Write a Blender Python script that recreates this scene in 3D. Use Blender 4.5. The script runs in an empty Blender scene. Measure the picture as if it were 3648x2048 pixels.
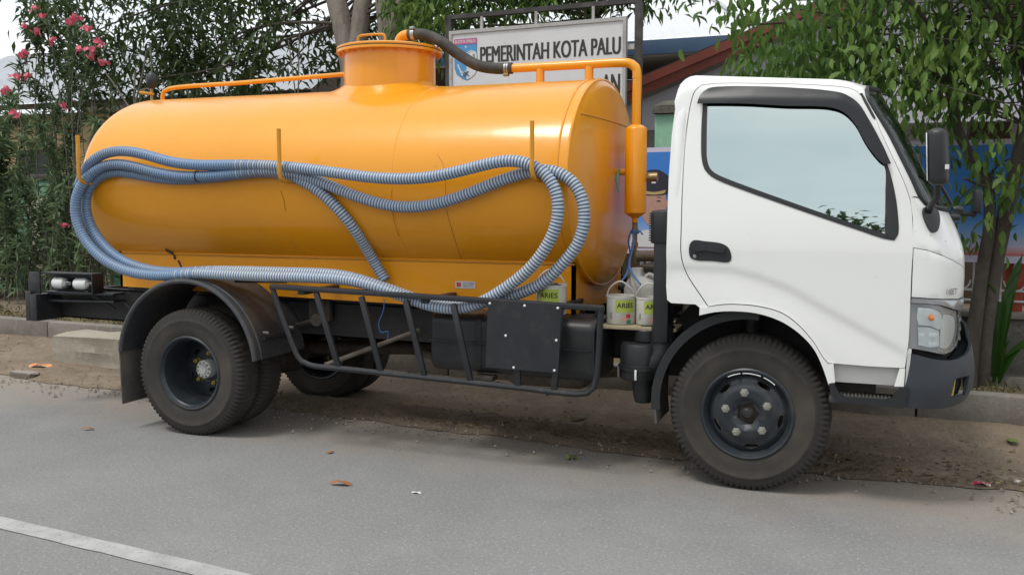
import bpy, bmesh, math, random
import numpy as np
from mathutils import Vector, Matrix, geometry
random.seed(7); RNG = np.random.default_rng(7)
SC = bpy.context.scene
COL = SC.collection
R = math.radians

# ------------------------------------------------------------------ camera
cd = bpy.data.cameras.new('camera'); cam = bpy.data.objects.new('camera', cd); COL.objects.link(cam)
CAM = Vector((0.516, -5.548, 1.443))
yaw, pit, rol = 0.3621, 0.0907, 0.0017
fwd = Vector((-math.sin(yaw) * math.cos(pit), math.cos(yaw) * math.cos(pit), -math.sin(pit)))
rgt = Vector((math.cos(yaw), math.sin(yaw), 0)); upv = rgt.cross(fwd)
r2 = rgt * math.cos(rol) + upv * math.sin(rol); u2 = upv * math.cos(rol) - rgt * math.sin(rol)
cam.matrix_world = Matrix(((r2.x, u2.x, -fwd.x, CAM.x), (r2.y, u2.y, -fwd.y, CAM.y), (r2.z, u2.z, -fwd.z, CAM.z), (0, 0, 0, 1)))
cd.sensor_width = 36; cd.lens = 32.61; cd.clip_start = .05; cd.clip_end = 2000
SC.camera = cam

# ------------------------------------------------------------------ sky, sun, exposure
VEIL = 8.2
SUN_EL, SUN_AZ = R(63), R(214)          # azimuth clockwise from +Y: behind the camera, a little to its left
w = bpy.data.worlds.new('World'); SC.world = w; w.use_nodes = True
nt = w.node_tree; nt.nodes.clear()
sky = nt.nodes.new('ShaderNodeTexSky'); sky.sky_type = 'NISHITA'; sky.sun_disc = False
sky.sun_elevation = SUN_EL; sky.sun_rotation = SUN_AZ; sky.altitude = 0; sky.air_density = 1.0; sky.dust_density = 2.0; sky.ozone_density = 1.0
# thin white overcast over the clear-sky model: even cloud with a soft, broad mottling
hs = nt.nodes.new('ShaderNodeHueSaturation'); hs.inputs['Saturation'].default_value = .35
tcw = nt.nodes.new('ShaderNodeTexCoord'); nz = nt.nodes.new('ShaderNodeTexNoise'); nz.inputs['Scale'].default_value = 3.0; nz.inputs['Detail'].default_value = 5
mpw = nt.nodes.new('ShaderNodeMapping'); mpw.inputs['Scale'].default_value = (1, 1, 3.2); nt.links.new(tcw.outputs['Generated'], mpw.inputs[0]); nt.links.new(mpw.outputs[0], nz.inputs['Vector'])
cr = nt.nodes.new('ShaderNodeValToRGB'); cr.color_ramp.elements[0].position = .3; cr.color_ramp.elements[0].color = (.70, .77, .82, 1); cr.color_ramp.elements[1].position = .7; cr.color_ramp.elements[1].color = (1, 1, 1, 1)
nt.links.new(nz.outputs['Fac'], cr.inputs[0])
vm = nt.nodes.new('ShaderNodeVectorMath'); vm.operation = 'SCALE'; vm.inputs['Scale'].default_value = VEIL; nt.links.new(cr.outputs[0], vm.inputs[0])
mxw = nt.nodes.new('ShaderNodeMix'); mxw.data_type = 'RGBA'; mxw.inputs[0].default_value = .8
bg = nt.nodes.new('ShaderNodeBackground'); bg.inputs['Strength'].default_value = .15
ow = nt.nodes.new('ShaderNodeOutputWorld')
nt.links.new(sky.outputs[0], hs.inputs['Color']); nt.links.new(hs.outputs[0], mxw.inputs[6]); nt.links.new(vm.outputs[0], mxw.inputs[7])
nt.links.new(mxw.outputs[2], bg.inputs['Color']); nt.links.new(bg.outputs[0], ow.inputs[0])
sl = bpy.data.lights.new('sun', 'SUN'); sl.energy = 1.5; sl.angle = R(14); sl.color = (1, .965, .91)
so = bpy.data.objects.new('sun', sl); COL.objects.link(so)
sd = Vector((math.sin(SUN_AZ) * math.cos(SUN_EL), math.cos(SUN_AZ) * math.cos(SUN_EL), math.sin(SUN_EL)))
so.rotation_euler = sd.to_track_quat('Z', 'Y').to_euler(); so.location = (0, -6, 9)
SC.view_settings.view_transform = 'Standard'; SC.view_settings.look = 'None'
SC.view_settings.exposure = 0.18; SC.view_settings.gamma = 1.0; SC.view_settings.use_curve_mapping = False
SC.cycles.max_bounces = 8; SC.cycles.transparent_max_bounces = 12
try: SC.cycles.use_denoising = True
except Exception: pass

# ------------------------------------------------------------------ materials
MATS = {}
def rgb(h):      # 8-bit sRGB -> linear
    return tuple((c / 12.92 if c <= .04045 else ((c + .055) / 1.055) ** 2.4) for c in [x / 255 for x in h]) + (1,)
def c4(c): return tuple(c) + (1,) if len(c) == 3 else tuple(c)
def mat(name, base, rough=.5, metal=0.0, var=(), bump=(), coat=0.0, spec=.5, island=None, trans=0.0, rvar=None, alpha=None):
    """var: (scale, colour, lo, hi, amount[, stretch]) noise-driven colour layers; bump: (scale, strength, distance)"""
    m = bpy.data.materials.new(name); m.use_nodes = True; n = m.node_tree.nodes; L = m.node_tree.links
    b = n['Principled BSDF']; b.inputs['Roughness'].default_value = rough; b.inputs['Metallic'].default_value = metal
    b.inputs['Specular IOR Level'].default_value = spec; b.inputs['Coat Weight'].default_value = coat; b.inputs['Coat Roughness'].default_value = .06
    tc = n.new('ShaderNodeTexCoord')
    col = n.new('ShaderNodeRGB'); col.outputs[0].default_value = c4(base); out = col.outputs[0]
    if island:
        g = n.new('ShaderNodeNewGeometry'); rp = n.new('ShaderNodeValToRGB'); L.new(g.outputs['Random Per Island'], rp.inputs[0])
        e = rp.color_ramp.elements; e[0].color = c4(island[0]); e[0].position = 0; e[1].color = c4(island[-1]); e[1].position = 1
        for i, cc in enumerate(island[1:-1]):
            k = e.new((i + 1) / (len(island) - 1)); k.color = c4(cc)
        out = rp.outputs[0]
    for v in var:
        sc, cc, lo, hi, am = v[:5]; st = v[5] if len(v) > 5 else None
        mp = n.new('ShaderNodeMapping'); L.new(tc.outputs['Object'], mp.inputs[0])
        if st: mp.inputs['Scale'].default_value = st
        t = n.new('ShaderNodeTexNoise'); t.inputs['Scale'].default_value = sc; t.inputs['Detail'].default_value = 6; t.inputs['Roughness'].default_value = .62
        L.new(mp.outputs[0], t.inputs['Vector'])
        mr = n.new('ShaderNodeMapRange'); mr.inputs[1].default_value = lo; mr.inputs[2].default_value = hi; mr.inputs[3].default_value = 0; mr.inputs[4].default_value = am
        L.new(t.outputs['Fac'], mr.inputs[0])
        mx = n.new('ShaderNodeMix'); mx.data_type = 'RGBA'; L.new(mr.outputs[0], mx.inputs[0]); L.new(out, mx.inputs[6]); mx.inputs[7].default_value = c4(cc)
        out = mx.outputs[2]
    L.new(out, b.inputs['Base Color'])
    if rvar:
        t = n.new('ShaderNodeTexNoise'); t.inputs['Scale'].default_value = rvar[0]; t.inputs['Detail'].default_value = 5; L.new(tc.outputs['Object'], t.inputs['Vector'])
        mr = n.new('ShaderNodeMapRange'); mr.inputs[1].default_value = .3; mr.inputs[2].default_value = .7; mr.inputs[3].default_value = rvar[1]; mr.inputs[4].default_value = rvar[2]
        L.new(t.outputs['Fac'], mr.inputs[0]); L.new(mr.outputs[0], b.inputs['Roughness'])
    prev = None
    for sc, st, ds in bump:
        t = n.new('ShaderNodeTexNoise'); t.inputs['Scale'].default_value = sc; t.inputs['Detail'].default_value = 4; L.new(tc.outputs['Object'], t.inputs['Vector'])
        bp = n.new('ShaderNodeBump'); bp.inputs['Strength'].default_value = st; bp.inputs['Distance'].default_value = ds; L.new(t.outputs['Fac'], bp.inputs['Height'])
        if prev: L.new(prev, bp.inputs['Normal'])
        prev = bp.outputs[0]
    if prev:
        L.new(prev, b.inputs['Normal'])
        if coat: L.new(prev, b.inputs['Coat Normal'])
    if trans:
        tr = n.new('ShaderNodeBsdfTranslucent'); L.new(out, tr.inputs[0]); ms = n.new('ShaderNodeMixShader'); ms.inputs[0].default_value = trans
        L.new(b.outputs[0], ms.inputs[1]); L.new(tr.outputs[0], ms.inputs[2]); L.new(ms.outputs[0], n['Material Output'].inputs[0])
    MATS[name] = m; return m
def M(n): return MATS[n]

# ------------------------------------------------------------------ mesh helpers
ORG = {}
class MB:
    def __init__(s): s.v = []; s.f = []; s.mi = []
    def add(s, V, F, mi=0):
        o = len(s.v); s.v += [tuple(p) for p in V]; s.f += [tuple(i + o for i in f) for f in F]; s.mi += [mi] * len(F); return s
    def box(s, c, size, bev=0.0, rot=None, mi=0, seg=2):
        bm = bmesh.new(); bmesh.ops.create_cube(bm, size=1.0)
        for v in bm.verts: v.co = Vector((v.co.x * size[0], v.co.y * size[1], v.co.z * size[2]))
        if bev: bmesh.ops.bevel(bm, geom=list(bm.edges), offset=bev, segments=seg, profile=.5, affect='EDGES', clamp_overlap=True)
        Mx = Matrix.Translation(Vector(c)) @ (rot.to_4x4() if rot is not None else Matrix())
        bm.verts.index_update(); V = [Mx @ v.co for v in bm.verts]; F = [[v.index for v in f.verts] for f in bm.faces]; bm.free()
        return s.add(V, F, mi)
    def tube(s, path, r, n=10, caps=True, closed=False, mi=0, flat=None):
        P = [Vector(p) for p in path]; k = len(P); rr = r if isinstance(r, (list, tuple)) else [r] * k
        T = []
        for i in range(k):
            a = P[(i - 1) % k] if (closed or i > 0) else P[i]; b = P[(i + 1) % k] if (closed or i < k - 1) else P[i]
            t = (b - a); T.append(t.normalized() if t.length > 1e-9 else Vector((1, 0, 0)))
        up = Vector((0, 0, 1)) if abs(T[0].z) < .9 else Vector((0, 1, 0)); N = (up - T[0] * up.dot(T[0])).normalized()
        V = []
        for i in range(k):
            N = (N - T[i] * N.dot(T[i])); N = N.normalized() if N.length > 1e-6 else T[i].orthogonal().normalized()
            B = T[i].cross(N)
            for j in range(n):
                a = 2 * math.pi * j / n; V.append(P[i] + (N * math.cos(a) + B * math.sin(a)) * rr[i])
        F = []
        for i in range(k if closed else k - 1):
            for j in range(n):
                a = i * n + j; b = i * n + (j + 1) % n; c = ((i + 1) % k) * n + (j + 1) % n; d = ((i + 1) % k) * n + j
                F.append((a, b, c, d))
        if caps and not closed:
            F.append(tuple(range(n - 1, -1, -1))); F.append(tuple((k - 1) * n + j for j in range(n)))
        return s.add(V, F, mi)
    def lathe(s, prof, o=(0, 0, 0), axis='y', n=32, mi=0, close=False, sx=1.0, sz=1.0):
        """prof: (radius, along axis)"""
        V = []; F = []; k = len(prof)
        for j in range(n):
            a = 2 * math.pi * j / n; ca, sa = math.cos(a), math.sin(a)
            for (r, h) in prof:
                if axis == 'y': p = (r * ca * sx, h, r * sa * sz)
                elif axis == 'z': p = (r * ca * sx, r * sa * sz, h)
                else: p = (h, r * ca * sx, r * sa * sz)
                V.append((p[0] + o[0], p[1] + o[1], p[2] + o[2]))
        for j in range(n):
            j2 = (j + 1) % n
            for i in range(k if close else k - 1):
                i2 = (i + 1) % k
                q = (j * k + i, j * k + i2, j2 * k + i2, j2 * k + i)
                F.append(q if axis == 'y' or axis == 'z' else q[::-1])
        return s.add(V, F, mi)
    def prism(s, poly, fn, a, b, mi=0):
        """poly: 2-D outline; fn(p, q, h) -> xyz ; extruded from h=a to h=b"""
        k = len(poly); V = [fn(p[0], p[1], a) for p in poly] + [fn(p[0], p[1], b) for p in poly]
        F = [tuple(range(k)), tuple(range(2 * k - 1, k - 1, -1))] + [(i, i + k, (i + 1) % k + k, (i + 1) % k) for i in range(k)]
        return s.add(V, F, mi)
    def grid(s, fn, U, W, mi=0):
        V = [fn(u, v) for u in U for v in W]; m = len(W)
        F = [(i * m + j, (i + 1) * m + j, (i + 1) * m + j + 1, i * m + j + 1) for i in range(len(U) - 1) for j in range(m - 1)]
        return s.add(V, F, mi)
    def fixn(s):
        bm = bmesh.new()
        for v in s.v: bm.verts.new(v)
        bm.verts.ensure_lookup_table()
        return bm
    def obj(s, name, mats, parent=None, smooth=35, loc=None, recalc=True, kind=None, label=None):
        me = bpy.data.meshes.new(name)
        o = bpy.data.objects.new(name, me); COL.objects.link(o)
        if parent is not None:
            o.parent = parent; base = ORG[parent.name]
        else: base = Vector((0, 0, 0))
        if loc is not None:
            lw = Vector(loc); o.location = lw - base; ORG[o.name] = lw; sub = Vector((0, 0, 0))   # verts are local to loc
        else: ORG[o.name] = base; sub = base
        me.from_pydata([(p[0] - sub.x, p[1] - sub.y, p[2] - sub.z) for p in s.v], [], s.f)
        for m in (mats if isinstance(mats, (list, tuple)) else [mats]): me.materials.append(M(m) if isinstance(m, str) else m)
        if any(s.mi): me.polygons.foreach_set('material_index', s.mi)
        if recalc:
            bm = bmesh.new(); bm.from_mesh(me); bmesh.ops.recalc_face_normals(bm, faces=bm.faces); bm.to_mesh(me); bm.free()
        if smooth is not None:
            me.polygons.foreach_set('use_smooth', [True] * len(me.polygons)); me.set_sharp_from_angle(angle=R(smooth))
        me.update()
        if kind: o['kind'] = kind
        if label: o['label'] = label
        return o
def empty(name, loc, label, cat, group=None):
    o = bpy.data.objects.new(name, None); COL.objects.link(o); o.location = loc; o.empty_display_size = .2; ORG[o.name] = Vector(loc)
    return tag(o, label, cat, group)
def tag(o, label, cat, group=None):
    o['label'] = label; o['category'] = cat
    if group: o['group'] = group
    return o
def copy_at(src, name, parent, loc, rot=None, scale=None):
    o = bpy.data.objects.new(name, src.data); COL.objects.link(o); o.parent = parent
    o.location = Vector(loc) - ORG[parent.name]; ORG[o.name] = Vector(loc)
    if rot is not None: o.rotation_euler = rot
    if scale is not None: o.scale = scale
    return o
def catmull(P, step=.02, closed=False):
    P = [Vector(p) for p in P]; n = len(P); out = []
    for i in range(n if closed else n - 1):
        p0 = P[(i - 1) % n] if (closed or i > 0) else P[0]; p1 = P[i]; p2 = P[(i + 1) % n]; p3 = P[(i + 2) % n] if (closed or i < n - 2) else P[-1]
        L = (p2 - p1).length; k = max(1, int(L / step))
        t01 = max(1e-4, (p1 - p0).length ** .5); t12 = max(1e-4, L ** .5); t23 = max(1e-4, (p3 - p2).length ** .5)
        m1 = (p2 - p1) + t12 * ((p1 - p0) / t01 - (p2 - p0) / (t01 + t12)); m2 = (p2 - p1) + t12 * ((p3 - p2) / t23 - (p3 - p1) / (t12 + t23))
        for j in range(k):
            t = j / k; out.append((2 * t ** 3 - 3 * t * t + 1) * p1 + (t ** 3 - 2 * t * t + t) * m1 + (-2 * t ** 3 + 3 * t * t) * p2 + (t ** 3 - t * t) * m2)
    if not closed: out.append(P[-1])
    return out
def smooth_loop(pts, step=.02, sharp=50):
    """closed 2-D outline, rounded between its sharp corners"""
    n = len(pts); P = [Vector((p[0], p[1])) for p in pts]; cs = []
    for i in range(n):
        a = P[i] - P[i - 1]; b = P[(i + 1) % n] - P[i]
        if a.length > 1e-6 and b.length > 1e-6 and a.angle(b) > R(sharp): cs.append(i)
    if not cs: return [tuple(p) for p in catmull(P, step, True)]
    out = []
    for q, i in enumerate(cs):
        j = cs[(q + 1) % len(cs)]; run = [P[i]]; k = i
        while True:
            k = (k + 1) % n; run.append(P[k])
            if k == j: break
        out += [tuple(p) for p in catmull(run, step)][:-1]
    return out
def area2(P): return sum(P[i][0] * P[(i + 1) % len(P)][1] - P[(i + 1) % len(P)][0] * P[i][1] for i in range(len(P)))
def offset_loop(P, d):
    """grow (d>0) or shrink a closed outline"""
    if area2(P) < 0: P = P[::-1]
    n = len(P); out = []
    for i in range(n):
        a = Vector(P[i]) - Vector(P[i - 1]); b = Vector(P[(i + 1) % n]) - Vector(P[i])
        a = a.normalized() if a.length > 1e-9 else b.normalized(); b = b.normalized() if b.length > 1e-9 else a
        na = Vector((a.y, -a.x)); nb = Vector((b.y, -b.x)); m = na + nb
        m = m.normalized() if m.length > 1e-6 else na; k = max(.5, m.dot(na)); out.append((P[i][0] + m.x * d / k, P[i][1] + m.y * d / k))
    return out
def inside(pts, poly):
    x, y = pts[:, 0], pts[:, 1]; c = np.zeros(len(pts), bool); P = np.array(poly); Q = np.roll(P, -1, 0)
    for (x1, y1), (x2, y2) in zip(P, Q):
        if y1 == y2: continue
        c ^= ((y1 > y) != (y2 > y)) & (x < (x2 - x1) * (y - y1) / (y2 - y1) + x1)
    return c
def panel(mb, outline, surf, t=.004, holes=(), step=.03, off=0.0, flip=False, mi=0, rim=True, lift=None):
    """curved sheet: a 2-D outline laid on surf(s, z), t thick (inwards), off proud; flip mirrors it to the far side"""
    if area2(outline) < 0: outline = outline[::-1]
    loops = [list(outline)] + [list(h) for h in holes]
    pts = []; ed = []
    for lp in loops:
        o = len(pts); pts += [Vector((p[0], p[1])) for p in lp]; ed += [(o + i, o + (i + 1) % len(lp)) for i in range(len(lp))]
    xs = [p[0] for p in outline]; ys = [p[1] for p in outline]
    if step:
        g = np.array([(x + (step / 2 if k % 2 else 0), y) for k, y in enumerate(np.arange(min(ys), max(ys), step * .87)) for x in np.arange(min(xs), max(xs), step)])
        if len(g):
            ok = inside(g, outline)
            for h in holes: ok &= ~inside(g, h)
            B = np.array([(p.x, p.y) for p in pts]); B2 = np.concatenate([(np.array(lp) + np.roll(np.array(lp), -1, 0)) / 2 for lp in loops]); B = np.concatenate([B, B2])
            g = g[ok]
            if len(g):
                d = np.sqrt(((g[:, None, :] - B[None]) ** 2).sum(2)).min(1); pts += [Vector((float(a), float(b))) for a, b in g[d > step * .45]]
    vs, es, fs, _, _, _ = geometry.delaunay_2d_cdt(pts, ed, [], 0, 1e-6)
    V2 = np.array([(v.x, v.y) for v in vs]); tri = [tuple(f) for f in fs]; C = np.array([V2[list(f)].mean(0) for f in tri])
    ok = inside(C, outline)
    for h in holes: ok &= ~inside(C, h)
    tri = [f for f, k in zip(tri, ok) if k]
    tri = [f if area2([V2[i] for i in f]) > 0 else f[::-1] for f in tri]
    e = 1e-3; A = []; Bk = []
    for s, z in V2:
        p = Vector(surf(s, z)); n = (Vector(surf(s + e, z)) - Vector(surf(s - e, z))).cross(Vector(surf(s, z + e)) - Vector(surf(s, z - e)))
        n = n.normalized() if n.length > 1e-12 else Vector((0, -1, 0))
        f = off + (lift(s, z) if lift else 0)
        a = p + n * f; b = p + n * (f - t)
        if flip: a.y = -a.y; b.y = -b.y
        A.append(a); Bk.append(b)
    mb.add(A, [f[::-1] for f in tri] if flip else tri, mi)
    if rim:
        mb.add(Bk, tri if flip else [f[::-1] for f in tri], mi)
        cnt = {}
        for f in tri:
            for i in range(len(f)):
                k = (f[i], f[(i + 1) % len(f)]); cnt[k] = 1
        for (i, j) in list(cnt):
            if (j, i) not in cnt:
                q = [A[i], Bk[i], Bk[j], A[j]]; mb.add(q, [(0, 3, 2, 1)] if flip else [(0, 1, 2, 3)], mi)
    return mb
def text_mesh(body, name, mat_, parent, height, width, frame, extrude=.001, bold=0.0, heavy=0.0):
    """lettering: frame = (origin lower-left, right vector, up vector); scaled to height x width"""
    cu = bpy.data.curves.new('lettering', 'FONT'); cu.body = body; cu.size = 1; cu.extrude = 0; cu.offset = bold
    to = bpy.data.objects.new('tmp', cu); COL.objects.link(to); dg = bpy.context.evaluated_depsgraph_get(); dg.update()
    me = to.evaluated_get(dg).to_mesh(); V = [v.co.copy() for v in me.vertices]; F = [tuple(p.vertices) for p in me.polygons]
    to.to_mesh_clear() if hasattr(to, 'to_mesh_clear') else None
    bpy.data.objects.remove(to); bpy.data.curves.remove(cu)
    x0 = min(v.x for v in V); x1 = max(v.x for v in V); y0 = min(v.y for v in V); y1 = max(v.y for v in V)
    if heavy:                                   # heavier strokes: the same letters laid side by side
        nV, nF, V0, F0 = len(V), len(F), list(V), list(F); V = []; F = []
        for k, dx in enumerate((-1, 0, 1)): V += [Vector((v.x + dx * heavy, v.y, k * .35)) for v in V0]; F += [tuple(i + k * nV for i in f) for f in F0]
        x0 -= heavy; x1 += heavy
    o, rt, up = [Vector(q) for q in frame]; nn = rt.cross(up).normalized()
    W = [o + rt * ((v.x - x0) / (x1 - x0) * width) + up * ((v.y - y0) / (y1 - y0) * height) + nn * (extrude + v.z * .001) for v in V]
    return MB().add(W, F).obj(name, mat_, parent, smooth=None, recalc=False)
# ------------------------------------------------------------------ the materials of this street
mat('asphalt', (.235, .234, .230), .93, var=[(.5, (.185, .184, .182), .42, .68, .8), (2.6, (.265, .262, .255), .48, .72, .6), (62, (.34, .337, .33), .54, .66, .75), (80, (.12, .119, .116), .56, .68, .75), (14, (.18, .175, .166), .64, .74, .6), (1.1, (.17, .163, .155), .66, .74, .5, (.25, 1, 1))], bump=[(110, .7, .006), (26, .3, .008)], spec=.25)
mat('line_paint', (.42, .42, .41), .8, var=[(5, (.29, .29, .28), .45, .66, .8), (60, (.22, .22, .215), .56, .66, .75)], bump=[(240, .45, .003)], spec=.3)
mat('dirt', (.225, .175, .128), .97, var=[(1.1, (.155, .12, .088), .42, .66, .8), (7, (.30, .24, .18), .5, .68, .6), (60, (.10, .08, .06), .56, .67, .6), (190, (.42, .36, .29), .6, .68, .5)], bump=[(26, .7, .02), (130, .6, .006)], spec=.15)
mat('soil', (.12, .095, .06), .97, var=[(5, (.19, .15, .08), .42, .6, .8), (40, (.06, .05, .035), .5, .65, .6)], bump=[(30, .8, .02)], spec=.15)
mat('concrete', (.22, .20, .175), .93, var=[(2.2, (.13, .115, .095), .42, .66, .8), (14, (.30, .275, .245), .5, .7, .55), (60, (.12, .11, .09), .56, .66, .6)], bump=[(70, .45, .004), (9, .3, .01)], spec=.25)
mat('mossy_concrete', (.15, .14, .125), .94, var=[(2.5, (.075, .075, .06), .4, .62, .85), (7, (.24, .225, .21), .54, .7, .7), (40, (.09, .08, .07), .5, .65, .6)], bump=[(40, .6, .01)], spec=.25)
mat('stone_chip', (.17, .15, .13), .95, island=[(.16, .14, .115), (.24, .21, .18), (.33, .30, .27)], spec=.2)
mat('orange_paint', (.80, .318, .005), .36, var=[(1.4, (.76, .295, .005), .45, .7, .7), (6, (.71, .278, .006), .56, .75, .5), (3, (.58, .25, .03), .62, .74, .5, (1, 1, .25)), (26, (.36, .17, .03), .68, .76, .55)], coat=.65, spec=.3, rvar=(4, .32, .46), bump=[(1.3, .22, .03), (7, .05, .006)])
mat('orange_dull', (.62, .27, .012), .42, var=[(9, (.48, .21, .015), .5, .7, .6), (50, (.2, .1, .03), .66, .72, .6)], rvar=(8, .3, .55))
mat('white_paint', (.81, .81, .785), .30, var=[(1.1, (.79, .788, .765), .4, .7, .6), (9, (.62, .60, .55), .66, .80, .35)], coat=.5)
mat('white_inner', (.68, .67, .64), .42, var=[(4, (.5, .47, .42), .5, .72, .5)])
mat('black_plastic', (.017, .018, .020), .44, var=[(5, (.036, .035, .033), .5, .72, .6)], bump=[(300, .15, .001)])
mat('black_gloss', (.014, .015, .018), .34, spec=.4)
mat('bumper_plastic', (.036, .042, .052), .5, var=[(4, (.05, .055, .06), .48, .7, .5)], bump=[(420, .2, .0008)])
mat('chassis_black', (.014, .014, .015), .6, var=[(3.5, (.035, .031, .027), .45, .68, .8), (22, (.06, .052, .042), .6, .72, .5)], bump=[(40, .2, .002)])
mat('guard_paint', (.018, .0195, .023), .44, var=[(14, (.05, .048, .046), .55, .7, .5)], rvar=(9, .34, .55))
mat('fender_plastic', (.042, .045, .05), .5, var=[(6, (.10, .088, .072), .5, .68, .55), (55, (.17, .145, .115), .62, .7, .55)])
mat('flap_rubber', (.075, .07, .062), .8, var=[(4, (.13, .115, .095), .45, .65, .8)])
mat('grimy_metal', (.055, .047, .038), .7, metal=.3, var=[(9, (.14, .115, .085), .45, .7, .8)], bump=[(50, .4, .004)])
mat('rim_paint', (.020, .026, .032), .38, var=[(7, (.055, .055, .055), .5, .7, .6), (60, (.12, .11, .095), .62, .7, .4)])
mat('hub_white', (.62, .62, .60), .5, var=[(20, (.3, .29, .27), .5, .66, .7)])
mat('nut_zinc', (.40, .40, .37), .42, metal=.75, var=[(40, (.4, .36, .2), .5, .64, .6)])
mat('nut_brass', (.36, .30, .06), .45, metal=.5, var=[(40, (.2, .18, .08), .5, .65, .6)])
mat('brass', (.34, .25, .12), .42, metal=.8, var=[(30, (.18, .13, .07), .5, .65, .7)])
mat('steel_bare', (.40, .40, .39), .38, metal=.85, var=[(18, (.2, .18, .15), .5, .68, .6)])
mat('rust_grey', (.17, .15, .125), .75, metal=.2, var=[(9, (.10, .075, .05), .45, .65, .8)])
mat('silver_plastic', (.42, .43, .44), .24, metal=.65)
mat('reflector', (.88, .89, .90), .22, metal=.45, spec=.9)
mat('lamp_chrome', (.80, .81, .82), .25, metal=.25, spec=.8)
mat('amber', (.75, .20, .015), .25, coat=.5)
mat('fog_yellow', (.45, .38, .03), .25, coat=.5)
mat('lamp_white', (.70, .70, .68), .25, coat=.4)
mat('rubber_hose', (.035, .032, .028), .7, var=[(12, (.09, .08, .066), .45, .65, .8)], bump=[(90, .3, .002)])
mat('hose_blue', (.085, .15, .26), .42, var=[(1.6, (.09, .12, .17), .45, .68, .7), (11, (.2, .2, .19), .6, .72, .4)])
mat('hose_white', (.42, .47, .52), .42, var=[(1.6, (.44, .45, .46), .42, .66, .8), (11, (.36, .34, .31), .58, .7, .5)])
mat('hose_paleblue', (.20, .30, .45), .42, var=[(1.6, (.27, .30, .35), .45, .68, .7)])
mat('weld', (.54, .23, .012), .5, bump=[(120, .6, .004)])
mat('sticker', (.62, .63, .64), .4, var=[(60, (.4, .4, .42), .5, .62, .7)])
mat('print_dark', (.03, .03, .028), .6)
mat('print_grey', (.16, .17, .15), .6)
mat('print_green', (.03, .13, .07), .5)
mat('print_red', (.55, .05, .05), .5)
mat('gap_dark', (.006, .006, .006), .9)
mat('cloth_grey', (.06, .06, .065), .9)
mat('can_white', (.60, .59, .54), .45, var=[(8, (.38, .35, .28), .5, .7, .7)])
mat('can_lime', (.40, .48, .07), .5, var=[(10, (.45, .45, .25), .5, .7, .7)])
mat('can_pink', (.62, .30, .24), .5)
mat('can_teal', (.04, .22, .17), .5)
mat('plastic_clear', (.55, .55, .53), .45, var=[(5, (.35, .34, .31), .45, .68, .6)], trans=.25)
mat('rope_blue', (.05, .14, .36), .8)
mat('rope_teal', (.14, .38, .27), .8)
mat('plywood', (.36, .31, .20), .85, var=[(12, (.22, .18, .11), .45, .65, .8, (1, 8, 1))])
# tyres: dusty sidewall, darker tread, by radius round the wheel's own axle
def tyre_mat():
    m = mat('tyre', (.03, .029, .027), .86, spec=.3, bump=[(60, .25, .003)]); n = m.node_tree.nodes; L = m.node_tree.links
    tc = n.new('ShaderNodeTexCoord'); sp = n.new('ShaderNodeSeparateXYZ'); L.new(tc.outputs['Object'], sp.inputs[0])
    cb = n.new('ShaderNodeCombineXYZ'); L.new(sp.outputs[0], cb.inputs[0]); L.new(sp.outputs[2], cb.inputs[1])
    ln = n.new('ShaderNodeVectorMath'); ln.operation = 'LENGTH'; L.new(cb.outputs[0], ln.inputs[0])
    rp = n.new('ShaderNodeValToRGB'); L.new(ln.outputs['Value'], rp.inputs[0]); e = rp.color_ramp.elements
    e[0].position = .225; e[0].color = (.075, .065, .054, 1); e[1].position = .395; e[1].color = (.065, .058, .05, 1)
    for p, c in ((.25, (.068, .060, .051, 1)), (.325, (.076, .066, .055, 1)), (.342, (.046, .042, .037, 1)), (.37, (.042, .039, .035, 1))):
        k = e.new(p); k.color = c
    t = n.new('ShaderNodeTexNoise'); t.inputs['Scale'].default_value = 5; t.inputs['Detail'].default_value = 6; L.new(tc.outputs['Object'], t.inputs['Vector'])
    mr = n.new('ShaderNodeMapRange'); mr.inputs[1].default_value = .38; mr.inputs[2].default_value = .68; mr.inputs[3].default_value = .15; mr.inputs[4].default_value = 1.0; L.new(t.outputs['Fac'], mr.inputs[0])
    mx = n.new('ShaderNodeMix'); mx.data_type = 'RGBA'; L.new(mr.outputs[0], mx.inputs[0]); mx.inputs[6].default_value = (.034, .032, .029, 1); L.new(rp.outputs[0], mx.inputs[7])
    L.new(mx.outputs[2], n['Principled BSDF'].inputs['Base Color'])
tyre_mat()
# reflective tinted side glass, darker windscreen, clear lamp lens
def glass(name, refl, tint, see, top=1.0):
    m = bpy.data.materials.new(name); m.use_nodes = True; n = m.node_tree.nodes; L = m.node_tree.links; n.remove(n['Principled BSDF'])
    g = n.new('ShaderNodeBsdfGlossy'); g.inputs['Roughness'].default_value = .015; g.inputs['Color'].default_value = c4(tint)
    t = n.new('ShaderNodeBsdfTransparent'); t.inputs[0].default_value = c4(see)
    f = n.new('ShaderNodeFresnel'); f.inputs[0].default_value = 1.5
    mr = n.new('ShaderNodeMapRange'); mr.inputs[3].default_value = refl; mr.inputs[4].default_value = top; L.new(f.outputs[0], mr.inputs[0])
    ms = n.new('ShaderNodeMixShader'); L.new(mr.outputs[0], ms.inputs[0]); L.new(t.outputs[0], ms.inputs[1]); L.new(g.outputs[0], ms.inputs[2]); L.new(ms.outputs[0], n['Material Output'].inputs[0])
    MATS[name] = m
glass('film_glass', .54, (.80, .92, .90), (.16, .19, .20))
glass('screen_glass', .03, (.9, .95, .95), (.42, .47, .45))
glass('lens_glass', .04, (1, 1, 1), (.93, .95, .95), .35)

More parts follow.
